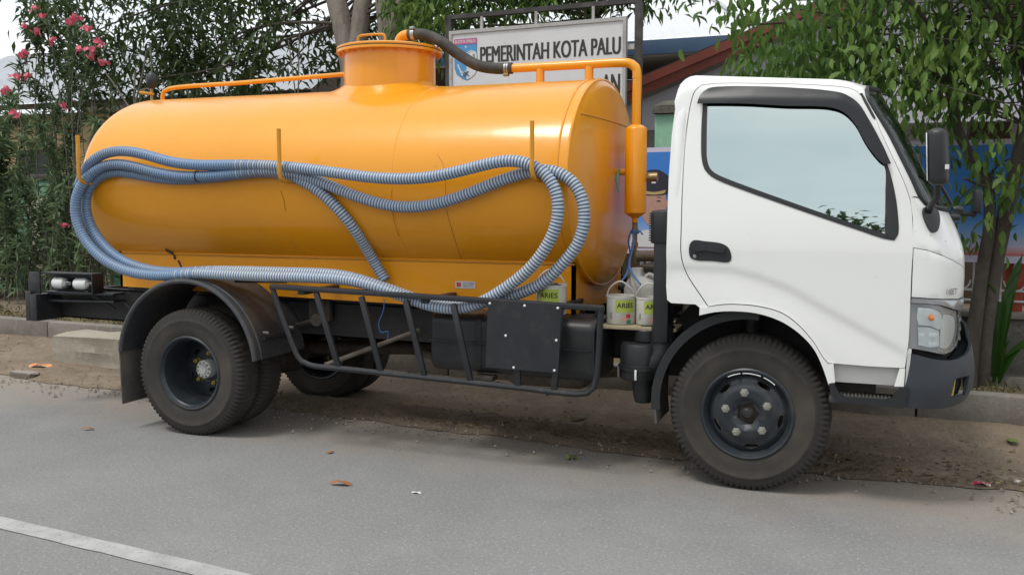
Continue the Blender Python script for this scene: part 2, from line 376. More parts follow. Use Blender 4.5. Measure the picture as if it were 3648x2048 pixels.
# sand blown onto the tar along the verge, and the odd oil drip
def dusty(m, ea, eb):
    n = m.node_tree.nodes; L = m.node_tree.links; b = n['Principled BSDF']; src = b.inputs['Base Color'].links[0].from_socket
    tc = n.new('ShaderNodeTexCoord'); dt = n.new('ShaderNodeVectorMath'); dt.operation = 'DOT_PRODUCT'; dt.inputs[1].default_value = eb; L.new(tc.outputs['Object'], dt.inputs[0])
    t = n.new('ShaderNodeTexNoise'); t.inputs['Scale'].default_value = 1.6; t.inputs['Detail'].default_value = 8; t.inputs['Roughness'].default_value = .7; L.new(tc.outputs['Object'], t.inputs['Vector'])
    ad = n.new('ShaderNodeMath'); ad.operation = 'MULTIPLY_ADD'; L.new(t.outputs['Fac'], ad.inputs[0]); ad.inputs[1].default_value = 1.5; L.new(dt.outputs['Value'], ad.inputs[2])
    mr = n.new('ShaderNodeMapRange'); mr.inputs[1].default_value = -.55; mr.inputs[2].default_value = .55; mr.inputs[3].default_value = 0; mr.inputs[4].default_value = .85; L.new(ad.outputs[0], mr.inputs[0])
    mx = n.new('ShaderNodeMix'); mx.data_type = 'RGBA'; L.new(mr.outputs[0], mx.inputs[0]); L.new(src, mx.inputs[6]); mx.inputs[7].default_value = (.30, .245, .19, 1)
    L.new(mx.outputs[2], b.inputs['Base Color'])
dusty(M('asphalt'), None, (math.sin(R(4)), math.cos(R(4)), 0))
mat('scuff_black', (.045, .04, .033), .8)
mat('scuff_line', (.40, .18, .015), .7)
mat('scuff_brown', (.52, .22, .015), .6)

M('orange_paint').node_tree.nodes['Principled BSDF'].inputs['Coat Roughness'].default_value = .17
# ---- cab skin: s runs forward along the flank (s = x there), round the corner and across the nose; z is height
def lerp_tab(tab, v):
    if v <= tab[0][0]: return tab[0][1]
    for (a, p), (b, q) in zip(tab, tab[1:]):
        if v <= b: return p + (q - p) * (v - a) / (b - a)
    return tab[-1][1]
def sstep(a, b, v):
    t = min(1.0, max(0.0, (v - a) / (b - a))); return t * t * (3 - 2 * t)
XF_TAB = [(.45,1.005),(.98,1.008),(1.10,1.010),(1.19,1.006),(1.25,.994),(1.33,.964),(1.43,.915),(1.50,.872),(1.57,.834),(1.65,.795),(1.75,.745),(1.82,.708),(1.91,.650),(1.98,.600),(2.03,.55),(2.1,.5)]
CREASE = [(-.45,1.14),(-.1,1.135),(.05,1.10),(.2,1.045),(.34,.965),(.70,.775),(.9,.70)]
RT = .10                   # roof edge radius
def roof_top(x):
    x2 = min(x, .6); d = max(0.0, min(.1, -.30 - x))
    return 2.072 - .075 * (x2 + .1) - (.1 - math.sqrt(max(0.0, .01 - d * d)))
def cab_skin(s, z):
    inset = 0.0; zz = z; ZT = roof_top(s) - RT
    if z > ZT:
        a = min(1.0, (z - ZT) / RT); inset = RT * (1 - math.sqrt(max(0.0, 1 - a * a))); zz = ZT + (z - ZT) * .5
    w = .945 - .098 * max(0.0, (zz - 1.22) / .78) ** 1.25 - .012 * max(0.0, (1.22 - zz)) 
    xf = lerp_tab(XF_TAB, zz) - inset * .6
    rx = .25 - .07 * sstep(1.2, 1.6, zz)
    ry, crown = .34, .035
    xc = xf - rx - crown * 0
    if s <= xc + .2:
        zc = lerp_tab(CREASE, min(s, .75))
        w -= .009 * sstep(0.004, -.03, z - zc) * (1 - .5 * sstep(.6, .8, s)) - .010 * sstep(-.02, -.20, z - zc)
    w -= inset
    L = .5 * math.pi * math.sqrt((rx * rx + ry * ry) / 2)
    if s <= xc: return (s, -w, z)
    t = (s - xc) / L
    if t <= 1.0:
        p = t * math.pi / 2
        return (xc + (rx - crown) * math.sin(p), -(w - ry) - ry * math.cos(p), z)
    q = min(1.0, (t - 1.0) * L / (w - ry)); yj = w - ry; y = -yj * (1 - q)
    return (xf - crown + crown * (1 - (y / yj) ** 2) ** 2, y, z)
DOOR = [(-0.190,0.937),(-0.233,0.997),(-0.268,1.045),(-0.302,1.099),(-0.321,1.155),(-0.329,1.201),(-0.331,1.319),(-0.332,1.564),(-0.327,1.771),(-0.309,1.939),(-0.292,1.998),(-0.265,2.025),(-0.193,2.031),(0.045,2.021),(0.276,2.004),(0.411,1.986),(0.485,1.963),(0.549,1.901),(0.600,1.750),(0.651,1.632),(0.695,1.530),(0.714,1.466),(0.721,1.376),(0.728,1.240),(0.726,1.139),(0.726,1.016),(0.725,0.810),(0.715,0.686),(0.571,0.685),(0.378,0.690),(0.356,0.714),(0.310,0.787),(0.246,0.859),(0.163,0.919),(0.058,0.947),(-0.048,0.954),(-0.123,0.950)]
WIN = [(-0.249,1.897),(-0.249,1.760),(-0.242,1.662),(-0.227,1.612),(-0.191,1.575),(-0.142,1.550),(0.208,1.421),(0.477,1.328),(0.608,1.284),(0.646,1.278),(0.660,1.303),(0.656,1.393),(0.638,1.502),(0.607,1.612),(0.559,1.714),(0.504,1.817),(0.449,1.907),(0.403,1.946),(0.323,1.963),(0.141,1.980),(-0.046,1.990),(-0.209,1.992),(-0.242,1.966)]
GLASS = [(-0.231,1.897),(-0.228,1.759),(-0.222,1.661),(-0.207,1.617),(-0.177,1.588),(-0.124,1.563),(0.207,1.440),(0.477,1.346),(0.610,1.302),(0.607,1.393),(0.604,1.503),(0.600,1.603),(0.546,1.709),(0.496,1.798),(0.440,1.893),(0.399,1.932),(0.324,1.947),(0.142,1.964),(-0.045,1.973),(-0.199,1.974),(-0.229,1.951)]
SAIL = [(0.600,1.620),(0.605,1.466),(0.610,1.302),(0.624,1.288),(0.646,1.280),(0.659,1.303),(0.655,1.393),(0.637,1.502),(0.611,1.601)]
VISOR = [(-0.275,1.928),(-0.262,1.977),(-0.229,2.005),(-0.143,2.012),(-0.000,2.006),(0.140,1.995),(0.322,1.973),(0.412,1.950),(0.466,1.911),(0.521,1.825),(0.585,1.704),(0.622,1.621),(0.592,1.620),(0.552,1.659),(0.507,1.724),(0.461,1.809),(0.406,1.866),(0.343,1.889),(0.144,1.903),(-0.043,1.920),(-0.216,1.928)]
HANDLE = [(-0.289,1.236),(-0.272,1.260),(-0.208,1.257),(-0.131,1.247),(-0.097,1.225),(-0.084,1.177),(-0.095,1.159),(-0.177,1.161),(-0.255,1.164),(-0.283,1.177)]
WS_EDGE = [(1.009,2.018),(0.580,1.992),(0.562,1.950),(0.584,1.895),(0.613,1.842),(0.664,1.757),(0.721,1.640),(0.767,1.546),(0.798,1.471),(0.823,1.446),(0.852,1.430)]
SHELL_REAR = [(-0.190,0.937),(-0.232,0.928),(-0.254,0.944),(-0.376,0.946),(-0.396,0.961),(-0.403,1.030),(-0.402,1.131),(-0.404,1.199),(-0.404,1.367),(-0.405,1.565),(-0.399,1.783),(-0.388,1.912)]
COWL_SEAM = [(0.718,1.478),(0.751,1.477),(0.791,1.474)]
SEAM2 = [(0.731,1.248),(0.811,1.230),(0.907,1.205),(0.986,1.181),(1.075,1.158)]
CORNER_BOT = [(0.732,1.013),(0.811,1.013),(0.908,1.008),(1.800,0.924)]
HEAD_STRIP_BOT = [(0.731,0.985),(0.813,0.985),(0.902,0.977),(0.994,0.956),(1.160,0.960)]
HEADLAMP = [(0.741,0.983),(0.805,0.982),(0.868,0.971),(0.931,0.955),(1.036,0.931),(1.062,0.869),(1.045,0.811),(1.012,0.779),(0.967,0.756),(0.849,0.773),(0.752,0.786)]
HEAD_BOT = [(0.725,0.783),(0.752,0.781),(0.849,0.770),(0.967,0.753)]
FLARE_OUT = [(-0.193,0.937),(-0.123,0.950),(-0.048,0.954),(0.058,0.947),(0.163,0.919),(0.246,0.859),(0.310,0.787),(0.356,0.714),(0.378,0.690)]
FLARE_IN = [(-0.233,0.891),(-0.155,0.911),(-0.047,0.919),(0.059,0.910),(0.164,0.876),(0.248,0.821),(0.311,0.754),(0.353,0.671),(0.383,0.585)]
STEPREC = [(0.398,0.685),(0.416,0.594),(0.666,0.597),(0.696,0.687)]
ARM_BASE = [(0.800,1.423),(0.860,1.423),(0.895,1.402),(0.896,1.374),(0.873,1.328),(0.852,1.311),(0.824,1.320),(0.797,1.363),(0.788,1.397)]
SEAM1 = [(0.728,1.320),(0.830,1.300),(0.933,1.273),(1.086,1.232)]
LAMP_LET = [(0.927,1.057),(1.020,1.053),(1.011,1.024),(0.929,1.028)]
HOSE = [(-2.175,-0.600,0.976),(-2.222,-0.600,1.043),(-2.268,-0.613,1.127),(-2.275,-0.717,1.232),(-2.315,-0.783,1.337),(-2.386,-0.818,1.430),(-2.470,-0.833,1.504),(-2.548,-0.836,1.554),(-2.734,-0.833,1.617),(-2.918,-0.832,1.624),(-3.119,-0.834,1.605),(-3.342,-0.835,1.589),(-3.571,-0.835,1.587),(-3.712,-0.834,1.601),(-3.840,-0.832,1.621),(-4.003,-0.829,1.643),(-4.109,-0.831,1.631),(-4.181,-0.835,1.589),(-4.244,-0.840,1.518),(-4.261,-0.840,1.441),(-4.249,-0.840,1.350),(-4.206,-0.840,1.266),(-4.131,-0.840,1.176),(-4.035,-0.840,1.101),(-3.907,-0.840,1.046),(-3.747,-0.840,1.012),(-3.543,-0.840,1.002),(-3.260,-0.860,1.022),(-2.996,-0.860,1.027),(-2.677,-0.860,1.028),(-2.446,-0.860,1.029),(-2.281,-0.860,1.019),(-2.164,-0.860,0.993),(-2.048,-0.860,0.956),(-1.986,-0.840,0.945),(-1.880,-0.840,0.904),(-1.775,-0.840,0.877),(-1.640,-0.840,0.863),(-1.518,-0.840,0.878),(-1.418,-0.840,0.897),(-1.319,-0.840,0.922),(-1.222,-0.840,0.954),(-1.126,-0.840,0.993),(-1.031,-0.840,1.046),(-1.038,-0.850,1.073),(-0.950,-0.850,1.141),(-0.885,-0.850,1.227),(-0.853,-0.850,1.321),(-0.849,-0.850,1.404),(-0.865,-0.850,1.487),(-0.920,-0.850,1.560),(-0.997,-0.850,1.613),(-1.075,-0.850,1.629),(-1.180,-0.838,1.607),(-1.293,-0.840,1.579),(-1.410,-0.839,1.535),(-1.529,-0.835,1.492),(-1.653,-0.828,1.453),(-1.779,-0.822,1.427),(-1.905,-0.819,1.416),(-2.030,-0.821,1.426),(-2.155,-0.829,1.455),(-2.281,-0.836,1.495),(-2.411,-0.840,1.545),(-2.545,-0.839,1.591),(-2.704,-0.875,1.632),(-2.872,-0.875,1.632),(-3.087,-0.875,1.612),(-3.279,-0.875,1.602),(-3.459,-0.875,1.604),(-3.643,-0.875,1.630),(-3.798,-0.875,1.666),(-3.957,-0.875,1.691),(-4.088,-0.875,1.670),(-4.173,-0.875,1.620),(-4.213,-0.920,1.562),(-4.258,-0.920,1.466),(-4.266,-0.920,1.390),(-4.249,-0.920,1.300),(-4.199,-0.920,1.211),(-4.120,-0.920,1.129),(-4.008,-0.920,1.061),(-3.881,-0.920,1.013),(-3.723,-0.920,0.990),(-3.552,-0.920,0.987),(-3.414,-0.920,0.998),(-3.355,-0.930,1.009),(-3.106,-0.930,1.008),(-2.786,-0.930,1.007),(-2.478,-0.930,1.010),(-2.255,-0.930,1.006),(-2.110,-0.930,0.985),(-1.982,-0.930,0.949),(-1.944,-0.900,0.935),(-1.849,-0.900,0.901),(-1.746,-0.900,0.874),(-1.643,-0.900,0.857),(-1.562,-0.900,0.857),(-1.472,-0.900,0.879),(-1.393,-0.900,0.912),(-1.296,-0.900,0.977),(-1.200,-0.900,1.043),(-1.124,-0.900,1.105),(-1.100,-0.900,1.141),(-1.028,-0.900,1.237),(-0.985,-0.900,1.342),(-0.971,-0.900,1.425),(-0.989,-0.900,1.508),(-1.041,-0.900,1.586),(-1.113,-0.900,1.641),(-1.180,-0.900,1.667),(-1.259,-0.900,1.674),(-1.385,-0.900,1.652),(-1.560,-0.900,1.612),(-1.740,-0.900,1.581),(-1.924,-0.900,1.575),(-2.113,-0.900,1.586),(-2.306,-0.900,1.611),(-2.505,-0.900,1.636),(-2.584,-0.890,1.645),(-2.748,-0.890,1.658),(-3.002,-0.890,1.668),(-3.294,-0.890,1.669),(-3.519,-0.890,1.693),(-3.718,-0.890,1.745),(-3.923,-0.890,1.771),(-4.070,-0.890,1.745),(-4.171,-0.890,1.686),(-4.243,-0.875,1.614),(-4.263,-0.875,1.550)]
# ================================================================== THE SETTING
TH = R(4.0)                                        # the road runs 4 degrees off the truck's axis
EA, EB = Vector((math.cos(TH), -math.sin(TH), 0)), Vector((math.sin(TH), math.cos(TH), 0))
def RF(a, b, z=0.0): p = EA * a + EB * b; return (p.x, p.y, z)
RZ = Matrix.Rotation(-TH, 3, 'Z')
def wob(x, s=1.0, ph=0.0): return .5 * math.sin(x * 1.7 * s + ph) + .3 * math.sin(x * 4.3 * s + 1.3 + ph) + .2 * math.sin(x * 9.1 * s + 2.1 + ph)
mat('grass_blade', (.08, .10, .03), .8, island=[(.14, .12, .05), (.06, .085, .022), (.09, .11, .03), (.20, .16, .075)], spec=.2)
g_ = MB(); g_.add([(-400, -300, -.14), (400, -300, -.14), (400, 500, -.14), (-400, 500, -.14)], [(0, 1, 2, 3)]); g_ = g_.obj('ground', 'dirt', None, smooth=None, kind='structure')
road = MB().grid(lambda a, b: RF(a, b, 0.0), [-60, -30, -12, -6, 0, 6, 12, 30, 60], [-14, -8, -4, -2, -.22]).obj('road', 'asphalt', None, smooth=None, kind='structure')
# worn centre line
mb = MB(); ev = list(np.linspace(-40, -.2, 400))
mb.grid(lambda a, t: RF(a, -2.752 - .028 * max(-3, a + 3.2) + .052 * t + .0035 * wob(a * 9, 1, t * 3), .004), ev, [-1, 1]).obj('lane_line', 'line_paint', None, smooth=None, kind='structure')
# dirt verge lapping over the tar with a ragged edge
def verge(a, b):
    ed = -.42 + .05 * wob(a * .9) + .035 * wob(a * 3.1, 1, 2) + .012 * wob(a * 13, 1, 5) + .14 * sstep(-2.5, -7, a) * .6 + .12 * sstep(.2, 1.8, a)
    bb = ed + (1.30 - ed) * b; h = .005 + .022 * sstep(0, .12, b) + .012 * wob(a * 1.3 + b * 3) * sstep(0, .1, b) + .006 * wob(a * 7 + b * 17, 1, b * 9) * sstep(0, .06, b)
    h = max(.0045, h) - .085 * sstep(-.02, .36, bb) * (1 - .75 * sstep(.85, 1.2, bb)) * sstep(-9, -5, a)
    return RF(a, bb, h)
MB().grid(verge, list(np.linspace(-22, 9, 560)), [(i / 40) ** 1.3 for i in range(41)]).obj('dirt_verge', 'dirt', None, smooth=60, kind='structure')
# kerb of cast lengths
kerb = bpy.data.objects.new('kerb', None); COL.objects.link(kerb); kerb.location = RF(-4, 1.25); ORG['kerb'] = Vector(RF(-4, 1.25)); kerb['kind'] = 'structure'
ks = MB().box((0, 0, 0), (1.19, .14, .26), .016, seg=2)
k0 = None
for i in range(22):
    a = -19 + i * 1.2; p = RF(a, 1.32, .065 + .004 * wob(a * 3))
    if k0 is None: k0 = ks.obj('kerb_stone', 'concrete', kerb, loc=p)
    else: k0 = copy_at(k0, 'kerb_stone', kerb, p)
    k0.rotation_euler = (R(1.2 * wob(a * 5)), R(.15 * wob(a * 7)), -TH + R(.25 * wob(a * 3)))
# planted strip between kerb and wall
MB().grid(lambda a, b: RF(a, b, .10 + .03 * wob(a * 2 + b * 3) + .02 * wob(a * 9 + b * 11)), list(np.linspace(-22, 9, 280)), list(np.linspace(1.36, 2.42, 12))).obj('planting_strip', 'soil', None, smooth=60, kind='structure')
ledge = MB()
for i in range(4): ledge.box(RF(-.2 + i * 1.6, 2.26, .085), (1.59, .16, .17), .012, rot=RZ)
ledge.obj('wall_ledge', 'concrete', None, kind='structure')
MB().grid(lambda a, b: RF(a, b, .095), [-60, 60], [2.3, 60]).obj('yard', 'dirt', None, smooth=None, kind='structure')

# ------------------------------------------------------------------ green and cream boundary wall (left of the truck, and a pillar behind the cab)
mat('green_paint', (.20, .40, .27), .75, var=[(3, (.15, .31, .21), .45, .68, .7), (11, (.30, .47, .36), .56, .72, .5), (40, (.10, .15, .10), .62, .7, .6)], bump=[(60, .2, .003)])
mat('cream_paint', (.60, .60, .46), .78, var=[(4, (.48, .47, .35), .45, .68, .7), (18, (.30, .28, .2), .64, .74, .6)])
gw = empty('garden_wall', RF(-12, 4.35), 'green garden wall with cream ornamental panels behind the pink flowering shrub', 'wall')
MB().box(RF(-13.0, 4.38, .90), (7.6, .14, 1.80), .01, rot=RZ).obj('wall_body', 'green_paint', gw)
def ornament(ca, b, z0, z1, wd, parent):
    r = .09; h = []
    for sx, sz in ((1, 1), (-1, 1), (-1, -1), (1, -1)):
        cx, cz = ca + sx * wd / 2, (z1 if sz > 0 else z0); q = []
        for k in range(7): t = R(90 * k / 6); q.append((cx - sx * r * math.cos(t), cz - sz * r * math.sin(t)))
        h += q if sx * sz < 0 else q[::-1]
    MB().prism(h, lambda p, q, e: RF(p, e, q), b, b - .018).obj('cream_panel', 'cream_paint', parent, smooth=None)
for i in range(7): ornament(-16.3 + i * .98, 4.308, .20, 1.55, .70, gw)
MB().box(RF(-13.0, 4.38, 1.82), (7.66, .20, .08), .012, rot=RZ).obj('coping', 'mossy_concrete', gw)
gp = empty('gate_pillar', RF(-1.2, 2.75), 'green gate pillar with grey concrete cap just behind the cab', 'pillar')
MB().box(RF(-1.22, 2.80, 1.10), (.44, .40, 2.26), .01, rot=RZ).obj('pillar_shaft', 'green_paint', gp)
mb = MB(); c = RF(-1.22, 2.80, 0)
V = []
for z, s in ((2.232, .245), (2.30, .245), (2.30, .235), (2.35, .15)): V += [(c[0] + sx * s, c[1] + sy * s * .95, z) for sx, sy in ((-1, -1), (1, -1), (1, 1), (-1, 1))]
F = [(0, 3, 2, 1), (12, 13, 14, 15)] + [(o + i, o + (i + 1) % 4, o + 4 + (i + 1) % 4, o + 4 + i) for o in (0, 4, 8) for i in range(4)]
mb.add(V, F).obj('pillar_cap', 'mossy_concrete', gp, smooth=None)
ornament(-1.10, 2.598, .8, 2.06, .32, gp)
# low concrete wall and white iron railing to the right
lw = empty('low_wall', RF(1.5, 2.5), 'low weathered concrete wall under the white iron railing at right', 'wall')
MB().box(RF(2.0, 2.52, .24), (6.0, .16, .70), .012, rot=RZ).obj('wall_body', 'mossy_concrete', lw)
MB().box(RF(2.0, 2.50, .60), (6.04, .22, .045), .008, rot=RZ).obj('coping', 'concrete', lw)
mat('red_paint', (.33, .055, .025), .6, var=[(6, (.22, .04, .02), .45, .68, .7)])
mat('white_iron', (.52, .53, .54), .5, var=[(16, (.30, .27, .23), .55, .7, .6)])
fr = empty('iron_railing', RF(1.5, 2.52, .62), 'white wrought iron railing between red posts behind the banner', 'railing')
for z in (.70, .78, 1.46): MB().box(RF(2.0, 2.52, z), (5.9, .02, .016), .002, rot=RZ).obj('rail', 'white_iron', fr)
rod = None; spear = None; scr = None
for i in range(30):
    a = -.75 + i * .19
    if rod is None:
        rod = MB().tube([(0, 0, 0), (0, 0, .82)], .008, 6).obj('bar', 'white_iron', fr, loc=RF(a, 2.52, .70))
    else: copy_at(rod, 'bar', fr, RF(a, 2.52, .70))
    pp = RF(a + .095, 2.51, .78)
    if spear is None:
        spear = MB().lathe([(0, .0), (.009, .0), (.008, .08), (.022, .095), (.012, .11), (.02, .13), (.024, .15), (.013, .20), (0, .25)], (0, 0, 0), 'z', 8).obj('spear', 'white_iron', fr, loc=pp)
        scr = MB().tube([(.075 * math.cos(t), 0, .075 + .075 * math.sin(t)) for t in [math.pi + math.pi * k / 10 for k in range(11)]], .006, 5).obj('scroll', 'white_iron', fr, loc=pp)
    else: copy_at(spear, 'spear', fr, pp); copy_at(scr, 'scroll', fr, pp)
for a in (1.43, 3.6): MB().box(RF(a, 2.58, 1.1), (.13, .10, 1.0), .006, rot=RZ).obj('red_post', 'red_paint', fr)
# ------------------------------------------------------------------ banner
mat('banner_edge', (.56, .54, .68), .55, var=[(3, (.50, .48, .62), .45, .7, .6)])
def banner_mat():
    m = mat('banner_print', (.03, .16, .55), .5); n = m.node_tree.nodes; L = m.node_tree.links
    tc = n.new('ShaderNodeTexCoord'); sp = n.new('ShaderNodeSeparateXYZ'); L.new(tc.outputs['Object'], sp.inputs[0])
    rp = n.new('ShaderNodeValToRGB'); mr = n.new('ShaderNodeMapRange'); mr.inputs[1].default_value = .06; mr.inputs[2].default_value = .92; L.new(sp.outputs[2], mr.inputs[0]); L.new(mr.outputs[0], rp.inputs[0])
    e = rp.color_ramp.elements; e[0].position = 0; e[0].color = (.50, .11, .10, 1); e[1].position = 1; e[1].color = (.035, .20, .60, 1)
    for p, c in ((.03, (.50, .26, .28, 1)), (.08, (.42, .42, .58, 1)), (.22, (.17, .36, .70, 1)), (.36, (.04, .20, .62, 1))):
        k = e.new(p); k.color = c
    L.new(rp.outputs[0], n['Principled BSDF'].inputs['Base Color'])
banner_mat()
BN = empty('banner', RF(.2, 2.40, 1.0), 'long blue printed banner with lilac border tied along the railing behind the cab', 'banner')
BA0, BA1, BB = -1.95, 1.66, 2.40
def cloth(b): return lambda a, z: RF(a, BB + b + .018 * math.sin(a * 3.1) + .008 * math.sin(a * 9 + z * 5), z)
MB().grid(cloth(0), list(np.linspace(BA0, BA1, 60)), list(np.linspace(1.0, 1.925, 10))).obj('border', 'banner_edge', BN, smooth=60, recalc=False)
MB().grid(cloth(-.003), list(np.linspace(BA0 + .05, BA1 - .05, 60)), list(np.linspace(1.055, 1.885, 10))).obj('printed_field', 'banner_print', BN, smooth=60, recalc=False)
mat('print_skin', (.46, .28, .23), .6, var=[(9, (.44, .22, .16), .45, .7, .6)]); mat('print_navy', (.02, .022, .04), .6); mat('print_white', (.66, .67, .70), .6); mat('print_gold', (.45, .34, .13), .6); mat('print_hair', (.05, .03, .025), .6)
def flat(name, m, pts, b, par=BN, sm=True):
    mb = MB(); pts = [(p, q - .075) for p, q in pts]; o = smooth_loop(pts, .02, 70) if sm else pts
    panel(mb, o, lambda a, z: cloth(b)(a, z), .001, (), .05, rim=False); return mb.obj(name, m, par, smooth=None, recalc=False)
# figure printed on it: white uniform, navy peaked cap
PA = -1.385
flat('printed_uniform', 'print_white', [(PA - .34, 1.135), (PA - .33, 1.16), (PA - .20, 1.235), (PA - .06, 1.285), (PA + .06, 1.285), (PA + .18, 1.235), (PA + .30, 1.16), (PA + .33, 1.135)], -.005)
flat('printed_face', 'print_skin', [(PA - .105, 1.62), (PA - .112, 1.50), (PA - .095, 1.40), (PA - .05, 1.335), (PA, 1.315), (PA + .05, 1.335), (PA + .095, 1.40), (PA + .112, 1.50), (PA + .105, 1.62)], -.007)
for s in (1,):
    flat('printed_ear', 'print_skin', [(PA + s * .105, 1.545), (PA + s * .132, 1.55), (PA + s * .130, 1.50), (PA + s * .108, 1.465)], -.006)
    flat('printed_eye', 'print_hair', [(PA + s * .022, 1.535), (PA + s * .045, 1.545), (PA + s * .072, 1.535), (PA + s * .045, 1.530)], -.009)
    flat('printed_brow', 'print_hair', [(PA + s * .018, 1.565), (PA + s * .05, 1.575), (PA + s * .082, 1.56), (PA + s * .05, 1.568)], -.009)
flat('printed_mouth', 'can_pink', [(PA - .035, 1.400), (PA, 1.408), (PA + .035, 1.400), (PA, 1.390)], -.009)
flat('printed_cap', 'print_navy', [(PA - .115, 1.60), (PA - .155, 1.67), (PA - .15, 1.73), (PA - .06, 1.80), (PA, 1.81), (PA + .06, 1.80), (PA + .15, 1.73), (PA + .155, 1.67), (PA + .115, 1.60), (PA, 1.585)], -.009)
flat('printed_cap_braid', 'print_gold', [(PA - .11, 1.635), (PA, 1.615), (PA + .11, 1.635), (PA + .105, 1.61), (PA, 1.592), (PA - .105, 1.61)], -.011)
flat('printed_cap_badge', 'print_white', [(PA - .02, 1.69), (PA - .012, 1.76), (PA + .02, 1.755), (PA + .02, 1.69)], -.011)
for a in np.linspace(BA0 + .03, BA1 - .03, 6):
    for z in (1.02, 1.905): MB().lathe([(.004, -.004), (.010, -.004), (.010, .002)], RF(a, BB - .012 + .018 * math.sin(a * 3.1), z), 'y', 10).obj('eyelet', 'steel_bare', BN)

# ------------------------------------------------------------------ signboard
mat('sign_white', (.62, .625, .64), .55, var=[(2.5, (.55, .55, .56), .45, .68, .7), (30, (.36, .33, .30), .64, .72, .5)])
mat('sign_frame_paint', (.40, .40, .39), .6, var=[(8, (.27, .23, .19), .5, .68, .8)])
mat('post_dark', (.035, .034, .032), .7, var=[(6, (.09, .085, .08), .5, .7, .7)])
mat('crest_blue', (.06, .27, .53), .5); mat('crest_pink', (.50, .12, .25), .5); mat('crest_line', (.10, .10, .11), .5); mat('crest_white', (.60, .61, .63), .5)
SG = empty('office_signboard', (-2.6, 3.35, 0), 'white office signboard on dark steel posts standing behind the tank', 'sign')
S0, S1 = Vector((-3.555, 3.40, 0)), Vector((-1.655, 3.275, 0)); SE = (S1 - S0).normalized(); SN = Vector((SE.y, -SE.x, 0)); SW = (S1 - S0).length
def sg(a, z, d=0.0): p = S0 + SE * a + SN * d; return (p.x, p.y, z)
def sbox(name, m, a0, a1, z0, z1, d0, d1, par=SG): return MB().prism([(a0, z0), (a1, z0), (a1, z1), (a0, z1)], lambda p, q, h: sg(p, q, h), d0, d1).obj(name, m, par, smooth=None)
bd = sbox('board', 'sign_white', 0.03, SW - .03, 1.55, 3.17, 0, .03)
for (a0, a1, z0, z1) in ((0, SW, 3.17, 3.205), (0, SW, 1.515, 1.55), (0, .032, 1.55, 3.17), (SW - .032, SW, 1.55, 3.17)): sbox('board_frame', 'sign_frame_paint', a0, a1, z0, z1, -.01, .045)
for a in (-.06, SW + .075): sbox('post', 'post_dark', a, a + .065, -.05, 3.36, -.05, .015)
sbox('top_bar', 'post_dark', -.06, SW + .14, 3.33, 3.375, -.048, .013)
for a in (.35, .95, 1.55): sbox('hanger', 'sign_frame_paint', a, a + .025, 3.205, 3.33, .0, .02)
for z in (2.9, 1.8): sbox('side_tab', 'sign_frame_paint', SW, SW + .075, z, z + .05, -.005, .01)
text_mesh('PEMERINTAH KOTA PALU', 'lettering', 'print_dark', SG, .163, 1.50, (sg(.352, 2.860, .0325), SE, (0, 0, 1)), 0, 0, .045)
text_mesh('AN', 'lettering', 'print_dark', SG, .185, .19, (sg(SW - .245, 2.49, .0325), SE, (0, 0, 1)), 0, 0, .045)
# crest
CA, CW, CT, CB = .055, .262, 3.115, 2.70
def cr(x, y): return (CA + CW * x, CB + (CT - CB) * y)
def cflat(name, m, pts, d, sm=False):
    o = [cr(*p) for p in pts]; o = smooth_loop(o, .012, 40) if sm else o; mb = MB(); panel(mb, o, lambda a, z: sg(a, z, d), .001, (), 0, rim=False); return mb.obj(name, m, SG, smooth=None, recalc=False)
shield = [(.02, 1.0), (.98, 1.0), (.98, .88), (1.0, .55), (1.0, .25), (.93, .14), (.75, .05), (.55, 0), (.35, .05), (.12, .16), (.03, .30), (.02, .55), (.04, .88)]
cflat('crest_outline', 'crest_line', [(.5 + (x - .5) * 1.03, .5 + (y - .5) * 1.02) for x, y in shield], .032)
cflat('crest_field', 'crest_blue', shield, .0335)
cflat('crest_half', 'crest_white', [(.55, .62), (.78, .70), (.99, .64), (1.0, .55), (1.0, .25), (.93, .14), (.75, .05), (.55, .01)], .035)
cflat('crest_banner', 'crest_pink', [(.0, 1.0), (1.0, 1.0), (.99, .87), (.01, .87)], .0365)
text_mesh('KOTA PALU', 'crest_lettering', 'crest_white', SG, .032, CW * .88, (sg(*cr(.06, .90), .0385), SE, (0, 0, 1)), 0, .02)
star = [(.52 + (.07 if i % 2 == 0 else .028) * math.sin(math.pi * i / 5), .80 + (.045 if i % 2 == 0 else .018) * math.cos(math.pi * i / 5)) for i in range(10)]
cflat('crest_star', 'crest_white', star, .0365)
cflat('crest_wave', 'crest_white', [(.02, .66), (.15, .70), (.30, .72), (.45, .69), (.55, .67), (.75, .72), (.98, .67), (.98, .645), (.75, .695), (.55, .645), (.45, .665), (.30, .695), (.15, .675), (.02, .635)], .0375)
cflat('crest_house_roof', 'crest_line', [(.36, .50), (.45, .58), (.66, .58), (.76, .50), (.70, .50), (.62, .53), (.48, .53), (.42, .50)], .0385)
for x in (.43, .49, .56, .63, .69): cflat('crest_house_post', 'crest_line', [(x, .40), (x + .025, .40), (x + .025, .52), (x, .52)], .0385)
for i in range(7): cflat('crest_wreath', 'crest_line', [(.82 + .03 * math.sin(i), .60 - i * .055), (.90 + .02 * math.sin(i), .62 - i * .055), (.92, .585 - i * .055), (.84, .575 - i * .055)], .0385)
for i in range(7): cflat('crest_wreath', 'crest_white', [(.14 + .03 * i, .38 - i * .04), (.20 + .03 * i, .40 - i * .04), (.22 + .03 * i, .36 - i * .04), (.16 + .03 * i, .345 - i * .04)], .0385)
for s in (-1, 1): cflat('crest_blade', 'crest_line', [(.54 - s * .14, .10), (.54 - s * .11, .08), (.54 + s * .12, .20), (.54 + s * .09, .225)], .0395)
